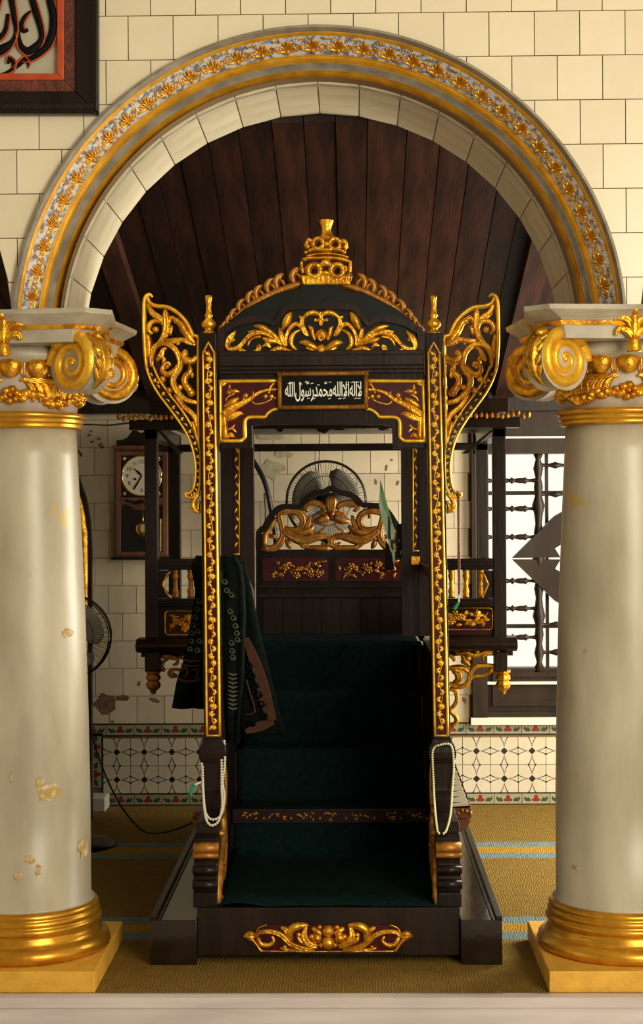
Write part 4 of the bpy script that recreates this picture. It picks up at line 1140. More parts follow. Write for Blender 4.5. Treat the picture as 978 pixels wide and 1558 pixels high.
# parapet
ZT1 = P(300, 856, YC).z; 
for side, (l, r) in ((-1, (240, 336)), (1, (655, 750))):
    m = MB(); m.pbox(l, r, 850, 867, YC+.0, YC+.05); o = obj('parapet_rail', m, 'wood_black', PUL, bevel=.004)
    m = MB(); m.pbox(l, r, 857, 861, YC-.012, YC+.0); obj('rail_bead', m, 'wood_dark', o, bevel=.003)
    m = MB(); m.pbox(l, r, 911, 923, YC+.0, YC+.05); o = obj('parapet_rail', m, 'wood_black', PUL, bevel=.004)
    m = MB(); m.pbox(l, r, 915, 919, YC-.012, YC+.0); obj('rail_bead', m, 'wood_dark', o, bevel=.003)
    s_ = mpp(YC)
    bx_ = (267, 290, 313) if side < 0 else (687, 709, 732)
    for px in bx_:
        q = P(px, 910, YC+.02); prof = [(5, 0), (5, 3), (4, 6), (5.5, 10), (4, 15), (3.2, 19), (4, 22), (3.2, 25), (4, 29), (5.5, 34), (4, 38), (5, 41), (5, 44)]
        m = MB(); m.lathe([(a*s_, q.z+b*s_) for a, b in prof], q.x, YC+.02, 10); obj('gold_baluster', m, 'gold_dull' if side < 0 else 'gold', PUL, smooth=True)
    e = 240 if side < 0 else 750
    m = MB(); d_ = 1 if side < 0 else -1
    pts = [(e, 868), (e+d_*20, 868), (e+d_*8, 889), (e+d_*20, 910), (e, 910)]
    m.pprism(pts[::(-1 if side > 0 else 1)][::-1], YC+.015, YC+.03); CH = obj('chevron_panel', m, 'maroon_deep', PUL)
    g = MB(); mp = lambda u, v: P(u, v, YC+.014); g.stroke([(e+d_*20, 869, 3), (e+d_*14, 874, 3.4), (e+d_*7.5, 889, 4), (e+d_*14, 904, 3.4), (e+d_*20, 909, 3)], mp, NF_, s_, .010, hk=1, sub=1); obj('gold_chevron', g, 'gold', CH, smooth=True)
    m = MB(); m.pbox(l, r, 923, 972, YC+.02, YC+.05); PN = obj('parapet_panel', m, 'wood_black', PUL)
    a, b = (251, 330) if side < 0 else (660, 750-1)
    m = MB(); m.pbox(a+1, b-1, 932, 966, YC+.012, YC+.022); obj('inlay', m, 'maroon', PN)
    g = MB(); mp = lambda u, v: P(u, v, YC+.012); t_, u_ = (929.5, 966) if side < 0 else (925, 958)
    g.stroke([(a+4, t_, 2.4), (b-4, t_, 2.4), (b-1, t_+2, 2.4), (b, t_+5, 2.4), (b, u_-5, 2.4), (b-1, u_-2, 2.4), (b-4, u_, 2.4), (a+4, u_, 2.4), (a+1, u_-2, 2.4), (a, u_-5, 2.4), (a, t_+5, 2.4), (a+1, t_+2, 2.4), (a+4, t_, 2.4)], mp, NF_, s_, .01, sub=1, hk=.8)
    obj('gold_border', g, 'gold', PN, smooth=True)
    g = MB(); rg = random.Random(20+side)
    for k in range(34):
        u, v = rg.uniform(a+7, b-7), rg.uniform(t_+7, u_-7); an = rg.uniform(0, 6.3); L_ = rg.uniform(5, 9)
        g.stroke([(u-L_*math.cos(an), v-L_*.6*math.sin(an), 1.5), (u, v, rg.uniform(5, 9)), (u+L_*math.cos(an+.6), v+L_*.6*math.sin(an+.6), 1.5)], mp, NF_, s_, .012, groove=True, sub=2)
    for k in range(4): q = mp(rg.uniform(a+10, b-10), rg.uniform(t_+8, u_-8)); g.flower(q, NF_, .018, .014)
    g.stroke([(a+6, u_-6, 2), (a+20, (t_+u_)/2, 3), (b-20, (t_+u_)/2+3, 3), (b-7, t_+6, 2)], mp, NF_, s_, .008)
    obj('flower_carving', g, 'gold', PN, smooth=True)
# floor moulding
pr = [(YC-.02, 0), (YC-.045, .012), (YC-.055, .028), (YC-.05, .042), (YC-.03, .052), (YC-.02, .06), (YC+.1, .06), (YC+.1, 0)]
z_ = P(300, 992, YC).z
for l, r in ((208, 336), (655, 786)):
    m = MB(); xa, xb = P(l, 980, YC).x, P(r, 980, YC).x
    m.xprism([(y, z_+z) for y, z in pr], xa, xb); obj('floor_moulding', m, 'wood_dark', PUL, bevel=.004)
m = MB(); m.box(P(212, 980, YC).x, P(782, 980, YC).x, 2.02, YR, .95, 1.0); m.box(P(212, 980, YC).x, SX0-.03, YC+.06, 2.02, .95, 1.0); m.box(SX1+.03, P(782, 980, YC).x, YC+.06, 2.02, .95, 1.0); obj('cabin_floor', m, 'wood_black', PUL)
# gilt brackets under the floor moulding
tr = Tr(670, 840, 5.769, YC+.02)
BR = [[(70, 900, 30), (110, 925, 40), (120, 960, 22)], [(130, 865, 18), (160, 890, 40), (230, 880, 50), (290, 905, 44), (345, 895, 40), (400, 870, 46), (470, 860, 44), (520, 850, 16)],
      [(470, 870, 30), (510, 920, 44), (515, 980, 50), (480, 1000, 40), (400, 995, 36), (320, 1000, 40), (270, 1050, 40), (250, 1120, 40), (220, 1170, 44), (140, 1180, 44), (80, 1150, 34)],
      [(470, 890, 26), (410, 890, 32), (370, 920, 36), (385, 950, 26)], [(490, 1000, 24), (440, 1040, 46), (380, 1080, 30), (300, 1090, 24), (250, 1130, 20)],
      [(60, 1020, 30), (130, 1020, 60), (200, 1020, 50), (250, 1060, 30)], [(80, 1010, 30), (150, 1060, 70), (160, 1120, 60), (110, 1150, 30)], [(190, 900, 30), (220, 960, 60), (260, 1000, 30)],
      [(80, 1200, 36), (130, 1220, 40), (145, 1290, 36), (120, 1350, 36), (80, 1380, 30)], [(80, 1400, 30), (130, 1440, 44), (140, 1490, 40), (90, 1530, 30)], [(150, 1200, 16), (130, 1185, 30)]]
g = MB(); carve(g, tr, BR, F1 := (False,), hmax=.024, back=.012, groove=2); dots(g, tr, [(240, 930, 36), (320, 870, 26), (495, 865, 26), (440, 1040, 26), (200, 960, 24), (130, 1040, 36)], F1)
obj('gilt_bracket', g, 'gold', PUL, smooth=True)
trl = Tr(210, 850, 7.244, YC+.02)
g = MB(); carve(g, trl, [[(255, 1070, 30), (300, 1080, 60), (370, 1085, 60), (425, 1110, 40), (425, 1160, 36), (380, 1170, 20)], [(330, 1110, 26), (275, 1140, 40), (255, 1190, 40), (275, 1235, 46)], [(455, 1225, 30), (380, 1225, 40), (345, 1260, 50), (370, 1295, 50), (430, 1290, 40)], [(430, 1100, 30), (520, 1080, 50), (620, 1100, 50), (700, 1160, 40)], [(440, 1225, 30), (560, 1230, 50), (660, 1290, 50), (720, 1400, 40)]], (False,), hmax=.022, back=.012, groove=2)
dots(g, trl, [(300, 1080, 30), (370, 1090, 28), (280, 1225, 26), (390, 1280, 28)], (False,)); obj('gilt_bracket', g, 'gold_dull', PUL, smooth=True)

# ---- seat back
YS = 2.5; tr8 = Tr(380, 640, 3.7615, YS); ms = 380+463/3.7615
m = MB(); m.pprism([(380+u/3.7615, 640+v/3.7615) for u, v in [(35, 738), (892, 738), (892, 1300), (35, 1300)]][::-1], YS, YS+.03); SBK = obj('seat_back', m, 'wood_black', PUL)
g = MB(); carve(g, tr8, [[(52, 745, 36), (52, 640, 36), (85, 612, 36), (112, 560, 36), (155, 508, 36), (205, 492, 34), (285, 494, 30), (308, 456, 34), (372, 415, 38), (425, 408, 34), (466, 386, 36), (505, 408, 34), (575, 424, 36), (622, 458, 34), (645, 482, 32), (735, 488, 34), (782, 514, 36), (818, 566, 36), (845, 606, 36), (874, 625, 36), (874, 745, 36)]], (False,), hmax=.012, back=.02, sub=2, flat=True)
obj('top_frame', g, 'wood_black', SBK)
g = MB(); tr6 = Tr(385, 740, 4.549, YS+.005, 385+540/4.549)
carve(g, tr6, [[(60, 425, 36), (95, 432, 52), (150, 425, 52), (192, 380, 52), (208, 330, 46), (192, 250, 42), (182, 195, 46), (232, 170, 52), (290, 175, 46), (332, 200, 52), (346, 250, 46), (320, 290, 42), (270, 302, 42), (218, 284, 28)],
  [(80, 412, 40), (84, 340, 44), (110, 300, 36), (135, 255, 40), (160, 220, 30)], [(110, 342, 32), (170, 350, 32)], [(268, 182, 26), (282, 222, 18)],
  [(208, 300, 40), (260, 342, 62), (340, 372, 74), (430, 352, 64), (500, 345, 42), (532, 370, 42), (522, 410, 46), (470, 408, 28)], [(240, 305, 26), (330, 322, 54), (402, 292, 42), (414, 265, 12)], [(350, 330, 20), (380, 260, 40), (395, 200, 16)],
  [(355, 422, 28), (440, 426, 42), (530, 428, 42)], [(300, 380, 20), (350, 410, 40), (390, 428, 20)], [(232, 365, 22), (246, 405, 42), (262, 432, 12)],
  [(345, 155, 22), (392, 116, 42), (452, 120, 42), (505, 152, 42)], [(345, 150, 20), (372, 165, 30), (390, 170, 10)], [(530, 65, 16), (532, 100, 74), (534, 160, 52), (536, 195, 30)],
  [(415, 242, 26), (462, 236, 62), (520, 210, 62)], [(450, 318, 14), (490, 290, 18), (524, 258, 16)], [(440, 190, 14), (480, 185, 30), (530, 195, 40)], [(470, 170, 14), (500, 185, 30)]], hmax=.02, back=.008, groove=2)
dots(g, tr6, [(540, 192, 30), (540, 215, 26), (484, 400, 18), (455, 240, 22), (90, 425, 24)])
obj('seat_scrollwork', g, 'gold_dull', SBK, smooth=True)
for l, r in ((70, 447), (488, 862)):
    m = MB(); m.pprism([(380+u/3.7615, 640+v/3.7615) for u, v in [(l+14, 786), (r-14, 786), (r, 800), (r, 905), (r-14, 918), (l+14, 918), (l, 905), (l, 800)]][::-1], YS-.008, YS); PN = obj('seat_panel', m, 'maroon', SBK)
    g = MB(); t8 = Tr(380, 640, 3.7615, YS-.008); rg = random.Random(l)
    for k in range(42):
        u, v = rg.uniform(l+25, r-25), rg.uniform(805, 900); an = rg.uniform(0, 6.3); L_ = rg.uniform(14, 26)
        g.stroke([(u-L_*math.cos(an), v-L_*.7*math.sin(an), 4), (u, v, rg.uniform(10, 22)), (u+L_*math.cos(an+.8), v+L_*.7*math.sin(an+.8), 4)], t8.f(), NF_, t8.sc(), .012, groove=k % 2 == 0, sub=2)
    for k in range(4): q = t8.f()(rg.uniform(l+30, r-30), rg.uniform(820, 895)); g.flower(q, NF_, .02, .014)
    obj('panel_carving', g, 'gold_dull', PN, smooth=True)
m = MB(); m.pprism([(380+u/3.7615, 640+v/3.7615) for u, v in [(40, 945), (890, 940), (890, 955), (40, 960)]][::-1], YS-.012, YS); m.pprism([(380+u/3.7615, 640+v/3.7615) for u, v in [(40, 990), (890, 985), (890, 1010), (40, 1015)]][::-1], YS-.012, YS)
obj('seat_rail', m, 'wood_dark', SBK, bevel=.003)
for k in range(7):
    u = 75+k*112; m = MB(); m.pprism([(380+a/3.7615, 640+b/3.7615) for a, b in [(u+2, 1020), (u+108, 1020), (u+108, 1240), (u+2, 1240)]][::-1], YS-.006, YS+.002); obj('back_plank', m, 'wood_dark', SBK)

# ================================================================== things on and around the pulpit
def cloth_rows(rows, y, n=10, amp=.02, freq=3.0, yslope=0.0, ph=0):
    """rows: (py, px left, px right) -> draped sheet"""
    m = MB(); v = []
    for j, (py, l, r) in enumerate(rows):
        for i in range(n+1):
            t = i/n; yy = y+yslope*j+amp*math.sin(t*freq*2*PI+ph+j*.25)*(.4+.6*j/len(rows))
            v.append(P(l+(r-l)*t, py, y)+Vector((0, yy-y, 0)))
    f = []
    for j in range(len(rows)-1):
        for i in range(n): f.append((j*(n+1)+i, (j+1)*(n+1)+i, (j+1)*(n+1)+i+1, j*(n+1)+i+1))
    m.add(v, f); return m
# stair carpet: follows the treads and risers
path = []
for i, (y, z) in enumerate(steps):
    y2 = steps[i+1][0] if i < 4 else 2.46
    yy0 = y-.03 if i == 0 else y-.006
    path += [(yy0, z+.003), (y2-.014, z+.003)]
    if i < 4:
        zn = steps[i+1][1]; path += [(y2-.012, z+.02), (y2-.012 if i else y2-.004, zn-.012 if i else zn-.07)]
fine = []
for a, b in zip(path, path[1:]):
    for k in range(5): fine.append((a[0]+(b[0]-a[0])*k/5, a[1]+(b[1]-a[1])*k/5))
fine.append(path[-1])
m = MB(); v = []; nx = 24
for j, (y, z) in enumerate(fine):
    for i in range(nx+1):
        t = i/nx; x = SX0+.012+(SX1-SX0-.024)*t
        if j < 6: x = x+(-.010 if t < .5 else .012)*(1-j/6)
        dz = .004*abs(math.sin(t*13+j*.7))+(.012*math.exp(-((t-.12)/.1)**2)*(1 if j < 8 else 0))
        v.append((x, y-(.010*math.sin(t*9) if j == 0 else 0), z+dz))
f = [(j*(nx+1)+i, j*(nx+1)+i+1, (j+1)*(nx+1)+i+1, (j+1)*(nx+1)+i) for j in range(len(fine)-1) for i in range(nx)]
m.add(v, f); obj('stair_carpet', m, 'carpet_green', smooth=True, solid=.004, label='dark green cloth laid over the pulpit steps', cat='cloth')

# framed plaque with lettering
YQ = YP-.028
m = MB(); mp = lambda u, v: P(415+u/6.52, 555+v/6.52, YQ)
PQ = obj('framed_plaque', MB().pbox(415+60/6.52, 415+930/6.52, 555+85/6.52, 555+430/6.52, YQ, YP-.012), 'ink', label='small gold framed plaque with white lettering above the pulpit opening', cat='plaque')
for pts in ([(45, 92), (948, 82)], [(60, 425), (945, 415)], [(68, 80), (68, 435)], [(925, 75), (925, 430)]):
    g = MB(); (a, b), (c, d) = pts
    g.stroke([(a, b, 44), (c, d, 44)], mp, NF_, mpp(YQ)/6.52, .014, back=.01, sub=1); 
    n = int(max(abs(c-a), abs(d-b))/26)
    for k in range(n): q = mp(a+(c-a)*(k+.5)/n, b+(d-b)*(k+.5)/n)+Vector((0, -.011, 0)); g.blob(q, NF_, .0022, .003, seg=5)
    obj('frame_bar', g, 'gold_dull', PQ, smooth=True)
cu = bpy.data.curves.new('lettering', 'FONT')
words = ['\uFEFB', '\uFE8D\uFEDF\uFEEA', '\uFE8D\uFEFB', '\uFE8D\uFEDF\uFEE0\uFEEA', '\uFEE3\uFEA4\uFEE4\uFEAA', '\uFEAD\uFEB3\uFEEE\uFEDD', '\uFE8D\uFEDF\uFEE0\uFEEA']
cu.body = ''.join(words)[::-1]; cu.offset = .010; cu.space_character = .96
to = bpy.data.objects.new('lettering', cu); COL.objects.link(to)
bpy.context.view_layer.update()
me = bpy.data.meshes.new_from_object(to.evaluated_get(bpy.context.evaluated_depsgraph_get()))
bpy.data.objects.remove(to); 
vx = [v.co.x for v in me.vertices]; vy = [v.co.y for v in me.vertices]
A = mp(122, 365); B = mp(880, 165); mn, mx_, my, My = min(vx), max(vx), min(vy), max(vy)
m = MB(); m.add([(A.x+(v.co.x-mn)/(mx_-mn)*(B.x-A.x), YQ-.0015, A.z+(v.co.y-my)/(My-my)*(B.z-A.z)) for v in me.vertices], [tuple(p.vertices) for p in me.polygons])
obj('lettering', m, 'letter_white', PQ)
g = MB(); rg = random.Random(2)
for k in range(26):
    u, v = rg.uniform(140, 860), rg.choice([178, 190, 205, 340]); g.stroke([(u, v, 5), (u+rg.uniform(8, 22), v-rg.uniform(4, 12), 9), (u+28, v-6, 3)], mp, NF_, mpp(YQ)/6.52, .0015, sub=2)
obj('vowel_marks', g, 'letter_white', PQ)

# prayer beads
def beads(name, paths, y, r, mt, label, tassel=None, group='strings of prayer beads'):
    g = MB()
    for path in paths:
        q = [P(a, b, y+(c if len(t_) > 2 else 0)-(max(0, b-1190)*.0022 if b > 1100 else 0)) for t_ in path for a, b, c in [(t_[0], t_[1], t_[2] if len(t_) > 2 else 0)]]
        pts = [(p.x, p.y, p.z) for p in q]
        L = catmull(pts, 6); d = 0; last = None
        acc = 0
        for a, b in zip(L, L[1:]):
            a = Vector(a); b = Vector(b); seg = (b-a).length; t = 0
            while acc <= seg: g.ball(a+(b-a).normalized()*acc, r, seg=6, rings=4); acc += r*1.9
            acc -= seg
    o = obj(name, g, mt, smooth=True, label=label, cat='prayer beads', group=group)
    return o
yb = YP-.055
o = beads('prayer_beads', [[(341, 1128, .04), (342, 1160), (339, 1190), (341, 1215), (336, 1240), (324, 1247), (314, 1240), (310, 1220), (308, 1185), (307, 1160)],
    [(336, 1128, .04), (337, 1165), (337, 1200), (338, 1225), (333, 1248), (323, 1256), (315, 1250), (311, 1232), (309, 1200), (308, 1165)]], yb, .0055, 'bead_white', 'doubled string of white prayer beads hanging on the left newel')
g = MB(); a = P(308, 1189, yb); b = P(296, 1194, yb-.02); c = P(292, 1196, yb-.02); d = P(290, 1210, yb-.02)
g.tube([a, b], .004, 6); obj('cord_end', g, 'bead_white', o)
g = MB(); g.tube([b, c], .007, 6); g.tube([c, d], [.006, .008], 6); obj('tassel', g, 'tassel_green', o)
beads('prayer_beads', [[(663, 1135), (685, 1133), (690, 1160), (688, 1200), (685, 1240), (678, 1265), (673, 1268)], [(663, 1135), (658, 1145), (659, 1180), (661, 1225), (665, 1262), (668, 1268)]], yb, .0048, 'bead_yellow', 'string of pale yellow prayer beads looped on the right newel')
o = beads('prayer_beads', [[(696, 748), (697, 800), (697, 850), (698, 905)], [(698, 752), (698, 810), (699, 860), (699, 905)]], YP-.01, .0042, 'bead_brown', 'string of dark brown prayer beads hanging from the right wing')
g = MB(); a = P(698.5, 904, YP-.01); b = P(698, 916, YP-.01); c = P(691, 927, YP-.01); g.tube([a, b], .004, 6); obj('cord_end', g, 'bead_white', o)
g = MB(); g.tube([b, c], [.005, .008], 6); obj('tassel', g, 'tassel_green', o)

# prayer rugs over the left stair rail
def motifs(tr, spots, r, wd):
    g = MB()
    for u, v in spots:
        pts = [(u+r*(1-.05*k)*math.cos(k*.8), v+r*(1-.05*k)*math.sin(k*.8), wd) for k in range(11)]
        g.stroke(pts, tr.f(), NF_, tr.sc(), .004, sub=1)
    return g
m = cloth_rows([(846, 300, 334), (862, 292, 336), (900, 298, 336), (940, 291, 336), (980, 284, 336), (1010, 278, 335), (1035, 270, 335), (1042, 269, 335), (1060, 266, 335), (1078, 263, 334)], 1.30, 14, .022, 2.2)
R1 = obj('prayer_rug', m, 'rug', smooth=True, solid=.016, label='dark green patterned prayer rug draped outside the left stair rail', cat='rug', group='prayer rugs over the stair rail')
m = MB(); m.xprism([(0, 0)], 0, 0) if 0 else None
pr_ = [(-.468, 1.20), (-.452, 1.385), (-.43, 1.402), (-.40, 1.404), (-.372, 1.392), (-.355, 1.30), (-.345, 1.12), (-.362, 1.12), (-.374, 1.30), (-.385, 1.378), (-.41, 1.384), (-.434, 1.378), (-.448, 1.20)]
v = [(x, y_, z) for y_ in (.86, 1.1, 1.34) for x, z in pr_]; n_ = len(pr_)
f = [tuple(range(n_-1, -1, -1)), tuple(2*n_+i for i in range(n_))]+[(j*n_+i, j*n_+(i+1) % n_, (j+1)*n_+(i+1) % n_, (j+1)*n_+i) for j in range(2) for i in range(n_)]
m.add(v, f); obj('saddle_fold', m, 'rug', R1, bevel=.004)
t_ = Tr(0, 0, 1, 1.262)
g = motifs(t_, [(303, 915), (300, 927), (297, 939), (294, 951), (292, 963), (291, 975), (289, 987), (301, 960), (303, 975), (300, 989)], 4.2, 1.6)
obj('ring_motifs', g, 'rug_motif', R1)
g = MB()
g.stroke([(277, 1003, 2), (290, 1006, 2), (304, 1005, 2)], t_.f(), NF_, t_.sc(), .004); g.stroke([(275, 1010, 2.2), (290, 1014, 2.2), (304, 1012, 2.2)], t_.f(), NF_, t_.sc(), .004); g.stroke([(270, 1033, 4), (285, 1037, 4), (304, 1034, 4)], t_.f(), NF_, t_.sc(), .004)
g.stroke([(275, 1020, 3), (282, 1016, 3), (286, 1024, 4), (280, 1031, 3)], t_.f(), NF_, t_.sc(), .004); g.stroke([(292, 1020, 3), (299, 1018, 3), (301, 1026, 4), (296, 1032, 3)], t_.f(), NF_, t_.sc(), .004)
obj('border_motifs', g, 'rug_orange', R1)
m = cloth_rows([(846, 336, 356), (862, 336, 366), (890, 336, 370), (930, 337, 372), (980, 338, 371), (1030, 340, 370), (1080, 343, 366), (1130, 347, 362)], .82, 10, .015, 1.6)
R2 = obj('prayer_rug', m, 'rug', smooth=True, solid=.02, label='narrow folded dark rug hanging inside the left stair rail beside the post', cat='rug', group='prayer rugs over the stair rail')
t_ = Tr(0, 0, 1, .79)
g = motifs(t_, [(342, 885), (345, 898), (352, 905), (350, 930), (355, 940), (358, 952), (360, 963), (361, 973), (352, 978), (353, 990), (354, 1000)], 4.5, 1.6); obj('ring_motifs', g, 'rug_motif', R2)
g = MB()
for k in range(9): g.stroke([(347, 1024+k*6.5, 1.5), (354, 1027+k*6.5, 4), (361, 1025+k*6.5, 1.5)], t_.f(), NF_, t_.sc(), .004, sub=2)
obj('border_motifs', g, 'rug_motif', R2)
m = cloth_rows([(855, 352, 372), (880, 358, 378), (920, 366, 386), (960, 370, 394), (1000, 368, 404), (1040, 366, 414), (1080, 366, 424), (1100, 366, 430), (1118, 366, 434)], 1.40, 8, .012, 1.0)
R3 = obj('prayer_rug', m, 'rug', smooth=True, solid=.016, label='dark rug with orange scroll border spread over the inner stair side', cat='rug', group='prayer rugs over the stair rail')
t_ = Tr(330, 820, 4.583, 1.372); g = MB()
for st in ([(200, 690, 40), (250, 820, 70), (300, 960, 80), (340, 1120, 90), (385, 1270, 60)], [(200, 1345, 30), (290, 1310, 70), (395, 1275, 40)]): g.stroke(st, t_.f(), NF_, t_.sc(), .002, sub=3, flat=True)
g.stroke([(205, 980, 8), (235, 1090, 10), (265, 1205, 12), (200, 1225, 8)], t_.f(), NF_, t_.sc(), .004, sub=2)
obj('orange_border', g, 'rug_orange', R3)
g = motifs(Tr(330, 820, 4.583, 1.366), [(245, 950), (270, 1020), (295, 1085), (315, 1150), (330, 1230), (245, 1285), (225, 880)], 24, 12); obj('scroll_motifs', g, 'rug', R3)
m = cloth_rows([(868, 362, 366), (880, 362, 378), (900, 364, 386), (930, 368, 389), (950, 372, 388), (968, 382, 386)], 1.46, 6, .008, .7)
obj('folded_cloth', m, 'cloth_grey', smooth=True, solid=.03, label='grey folded cloth lying over the rug at the stair rail', cat='cloth')

# pennant-shaped green and white hand fan with black holder
YG = 1.80
m = MB(); q = lambda u, v: (550+u/8.655, 720+v/8.655)
m.pprism([q(*p) for p in [(245, 80), (228, 420), (270, 620), (320, 780), (345, 900), (400, 1060), (430, 1240), (440, 1060), (430, 950), (440, 760), (400, 640), (330, 380)]], YG, YG+.012)
PG = obj('pennant', m, 'pennant_white', label='pointed green and white pennant leaning at the right of the seat back', cat='pennant')
m = MB(); m.pprism([q(*p) for p in [(250, 90), (262, 330), (300, 470), (360, 560), (372, 700), (400, 660), (330, 380)]], YG-.004, YG+.001); obj('green_edge', m, 'pennant_green', PG)
m = MB(); m.pprism([q(*p) for p in [(320, 870), (300, 1290), (430, 1265), (360, 960)]], YG-.010, YG+.02); obj('black_foot', m, 'ink', PG)
m = MB(); m.pprism([q(*p) for p in [(375, 680), (560, 660), (600, 690), (600, 1060), (690, 1070), (690, 1110), (480, 1120), (455, 1050), (455, 700)]], YG+.013, YG+.06)
m.pprism([q(*p) for p in [(355, 560), (365, 560), (378, 690), (385, 880), (350, 850)]], YG-.012, YG-.002); m.pprism([q(*p) for p in [(385, 880), (470, 870), (470, 910), (415, 930), (420, 1020), (395, 980)]], YG-.012, YG-.002)
HB = obj('pennant_holder', m, 'black_plastic', label='black clip bracket holding the pennant beside the inner jamb', cat='bracket', bevel=.003)
m = MB()
for u, v, h in ((578, 735, 20), (578, 800, 12), (490, 890, 22), (578, 980, 50), (515, 1040, 25)): m.stroke([q(u, v-h)+(1.4,), q(u, v)+(2.2,), q(u, v+h)+(1.4,)], lambda a, b: P(a, b, YG-.001), NF_, mpp(YG), .003)
obj('steel_clips', m, 'bead_white', HB)

# ---- fans
def fan(cx_, cz_, y, R_, label, tiltdeg=0, base=True, hub=.05):
    F = thing('pedestal_fan', (cx_, y, 0), label, 'fan', 'pedestal fans')
    c = Vector((cx_, y, cz_))
    g = MB()
    for rr, yy, th in ((R_, 0, .006), (R_*.98, -.045, .003), (R_*.62, -.06, .002), (R_*.98, .05, .003)):
        g.tube([(cx_+rr*math.cos(2*PI*k/48), y+yy, cz_+rr*math.sin(2*PI*k/48)) for k in range(48)], th, 5, closed=True)
    obj('cage_rim', g, 'black_metal', F, smooth=True)
    g = MB()
    for k in range(84):
        a = 2*PI*k/84; ca, sa = math.cos(a), math.sin(a)
        for sgn in (-1,):
            g.tube([(cx_+hub*ca, y+sgn*.07, cz_+hub*sa), (cx_+R_*.62*ca, y+sgn*.06, cz_+R_*.62*sa), (cx_+R_*.98*ca, y+sgn*.045, cz_+R_*.98*sa), (cx_+R_*ca, y, cz_+R_*sa)], .0011, 3)
    for k in range(42):
        a = 2*PI*(k+.5)/42; ca, sa = math.cos(a), math.sin(a)
        g.tube([(cx_+hub*ca, y+.07, cz_+hub*sa), (cx_+R_*.98*ca, y+.05, cz_+R_*.98*sa), (cx_+R_*ca, y, cz_+R_*sa)], .0011, 3)
    obj('cage_wires', g, 'black_metal', F)
    for k in range(3):
        a = 2*PI*k/3+.4; g = MB(); pts = []; rr_ = (.03, .06, .10, R_*.6, R_*.75, R_*.86); nb = 7
        for q_, r_ in enumerate(rr_):
            aw = (.35, .55, .80, .86, .84, .62)[q_]
            for i_ in range(nb):
                t = i_/(nb-1); an = a-aw+2*aw*t+.25*r_/R_; pts.append((cx_+r_*math.cos(an), y-.035+.05*t, cz_+r_*math.sin(an)))
        g.add(pts, [(q_*nb+i_, q_*nb+i_+1, (q_+1)*nb+i_+1, (q_+1)*nb+i_) for q_ in range(5) for i_ in range(nb-1)]); obj('fan_blade', g, 'blade', F, solid=.002, smooth=True)
    g = MB(); g.tube([(cx_, y-.075, cz_), (cx_, y-.06, cz_), (cx_, y+.06, cz_), (cx_, y+.16, cz_), (cx_, y+.18, cz_)], [.03, hub, .05, .05, .03], 14); obj('motor', g, 'black_plastic', F, smooth=True)
    g = MB(); g.lathe([(.017, .03), (.017, cz_-.25), (.024, cz_-.25), (.024, cz_-.05), (.018, cz_-.03)], cx_, y+.10, 12); obj('pole', g, 'black_plastic', F)
    g = MB(); g.lathe([(.20, 0), (.20, .012), (.16, .03), (.05, .05), (.03, .09)], cx_, y+.08, 32); obj('base_disc', g, 'black_plastic', F, smooth=True)
    return F
p = P(106, 968, 2.25); fan(p.x, p.z, 2.25, .196, 'black pedestal fan half hidden behind the left column')
p = P(496, 762, 3.05); fan(p.x, p.z, 3.05, .208, 'black pedestal fan standing behind the pulpit seat back')

# arched gilt panel behind the left column
YA = 2.9; o_ = []
def archpts(l, r, top, sh, bot):
    pts = [(l, bot), (l, sh)]
    for k in range(1, 12): t = k/12; pts.append(((l+r)/2-(r-l)/2*math.cos(PI*t), sh-(sh-top)*math.sin(PI*t)**.8))
    return pts+[(r, sh), (r, bot)]
a = archpts(10, 139, 690, 850, 1250)
m = MB(); m.pprism(a, YA, YA+.05); AP = obj('arched_screen', m, 'wood_black', label='tall arched black and gilt screen behind the left column', cat='screen')
g = MB(); pts = archpts(24, 128, 712, 855, 1240)
g.stroke([(u, v, 12) for u, v in pts], lambda u, v: P(u, v, YA-.001), NF_, mpp(YA), .02, sub=2); obj('gilt_border', g, 'gold', AP, smooth=True)

# ---- wall clock
YK = 3.27
def ck(u, v): return (170+u/7.08, 640+v/7.08)
def kp(u, v, y=YK): return P(*ck(u, v), y)
CK = thing('wall_clock', (kp(320, 800).x, YB-.01, kp(320, 1470).z), 'wooden pendulum wall clock hanging on the back wall left of the pulpit', 'clock')
m = MB(); m.pprism([ck(u, v) for u, v in [(20, 305), (610, 305), (610, 1475), (20, 1475)]][::-1], YK+.02, YB-.012); obj('case', m, 'clock_wood', CK, bevel=.004)
m = MB(); m.pprism([ck(u, v) for u, v in [(5, 265), (625, 265), (625, 285), (610, 308), (20, 308), (5, 285)]][::-1], YK-.012, YB-.012); obj('cornice', m, 'clock_wood', CK, bevel=.003)
ped = [(50, 265), (50, 212), (120, 205), (170, 180), (205, 130), (235, 88), (315, 135), (400, 88), (430, 130), (465, 180), (515, 205), (580, 212), (580, 265)]
m = MB(); m.pprism([ck(u, v) for u, v in ped], YK+.01, YK+.05); obj('pediment', m, 'wood_black', CK)
m = MB(); m.pprism([ck(u, v) for u, v in [(-10, 1470), (635, 1470), (635, 1500), (-10, 1500)]][::-1], YK-.01, YB-.012); obj('bottom_moulding', m, 'wood_black', CK, bevel=.003)
m = MB(); m.pprism([ck(u, v) for u, v in [(95, 375), (545, 375), (545, 825), (95, 825)]][::-1], YK+.012, YK+.022); obj('dial_plate', m, 'clock_glass_dark', CK)
m = MB(); m.pprism([ck(u, v) for u, v in [(95, 925), (140, 905), (190, 915), (250, 960), (320, 965), (390, 960), (450, 915), (500, 905), (545, 925), (545, 1412), (95, 1412)]][::-1], YK+.012, YK+.022); obj('pendulum_glass', m, 'clock_glass_dark', CK)
m = MB()
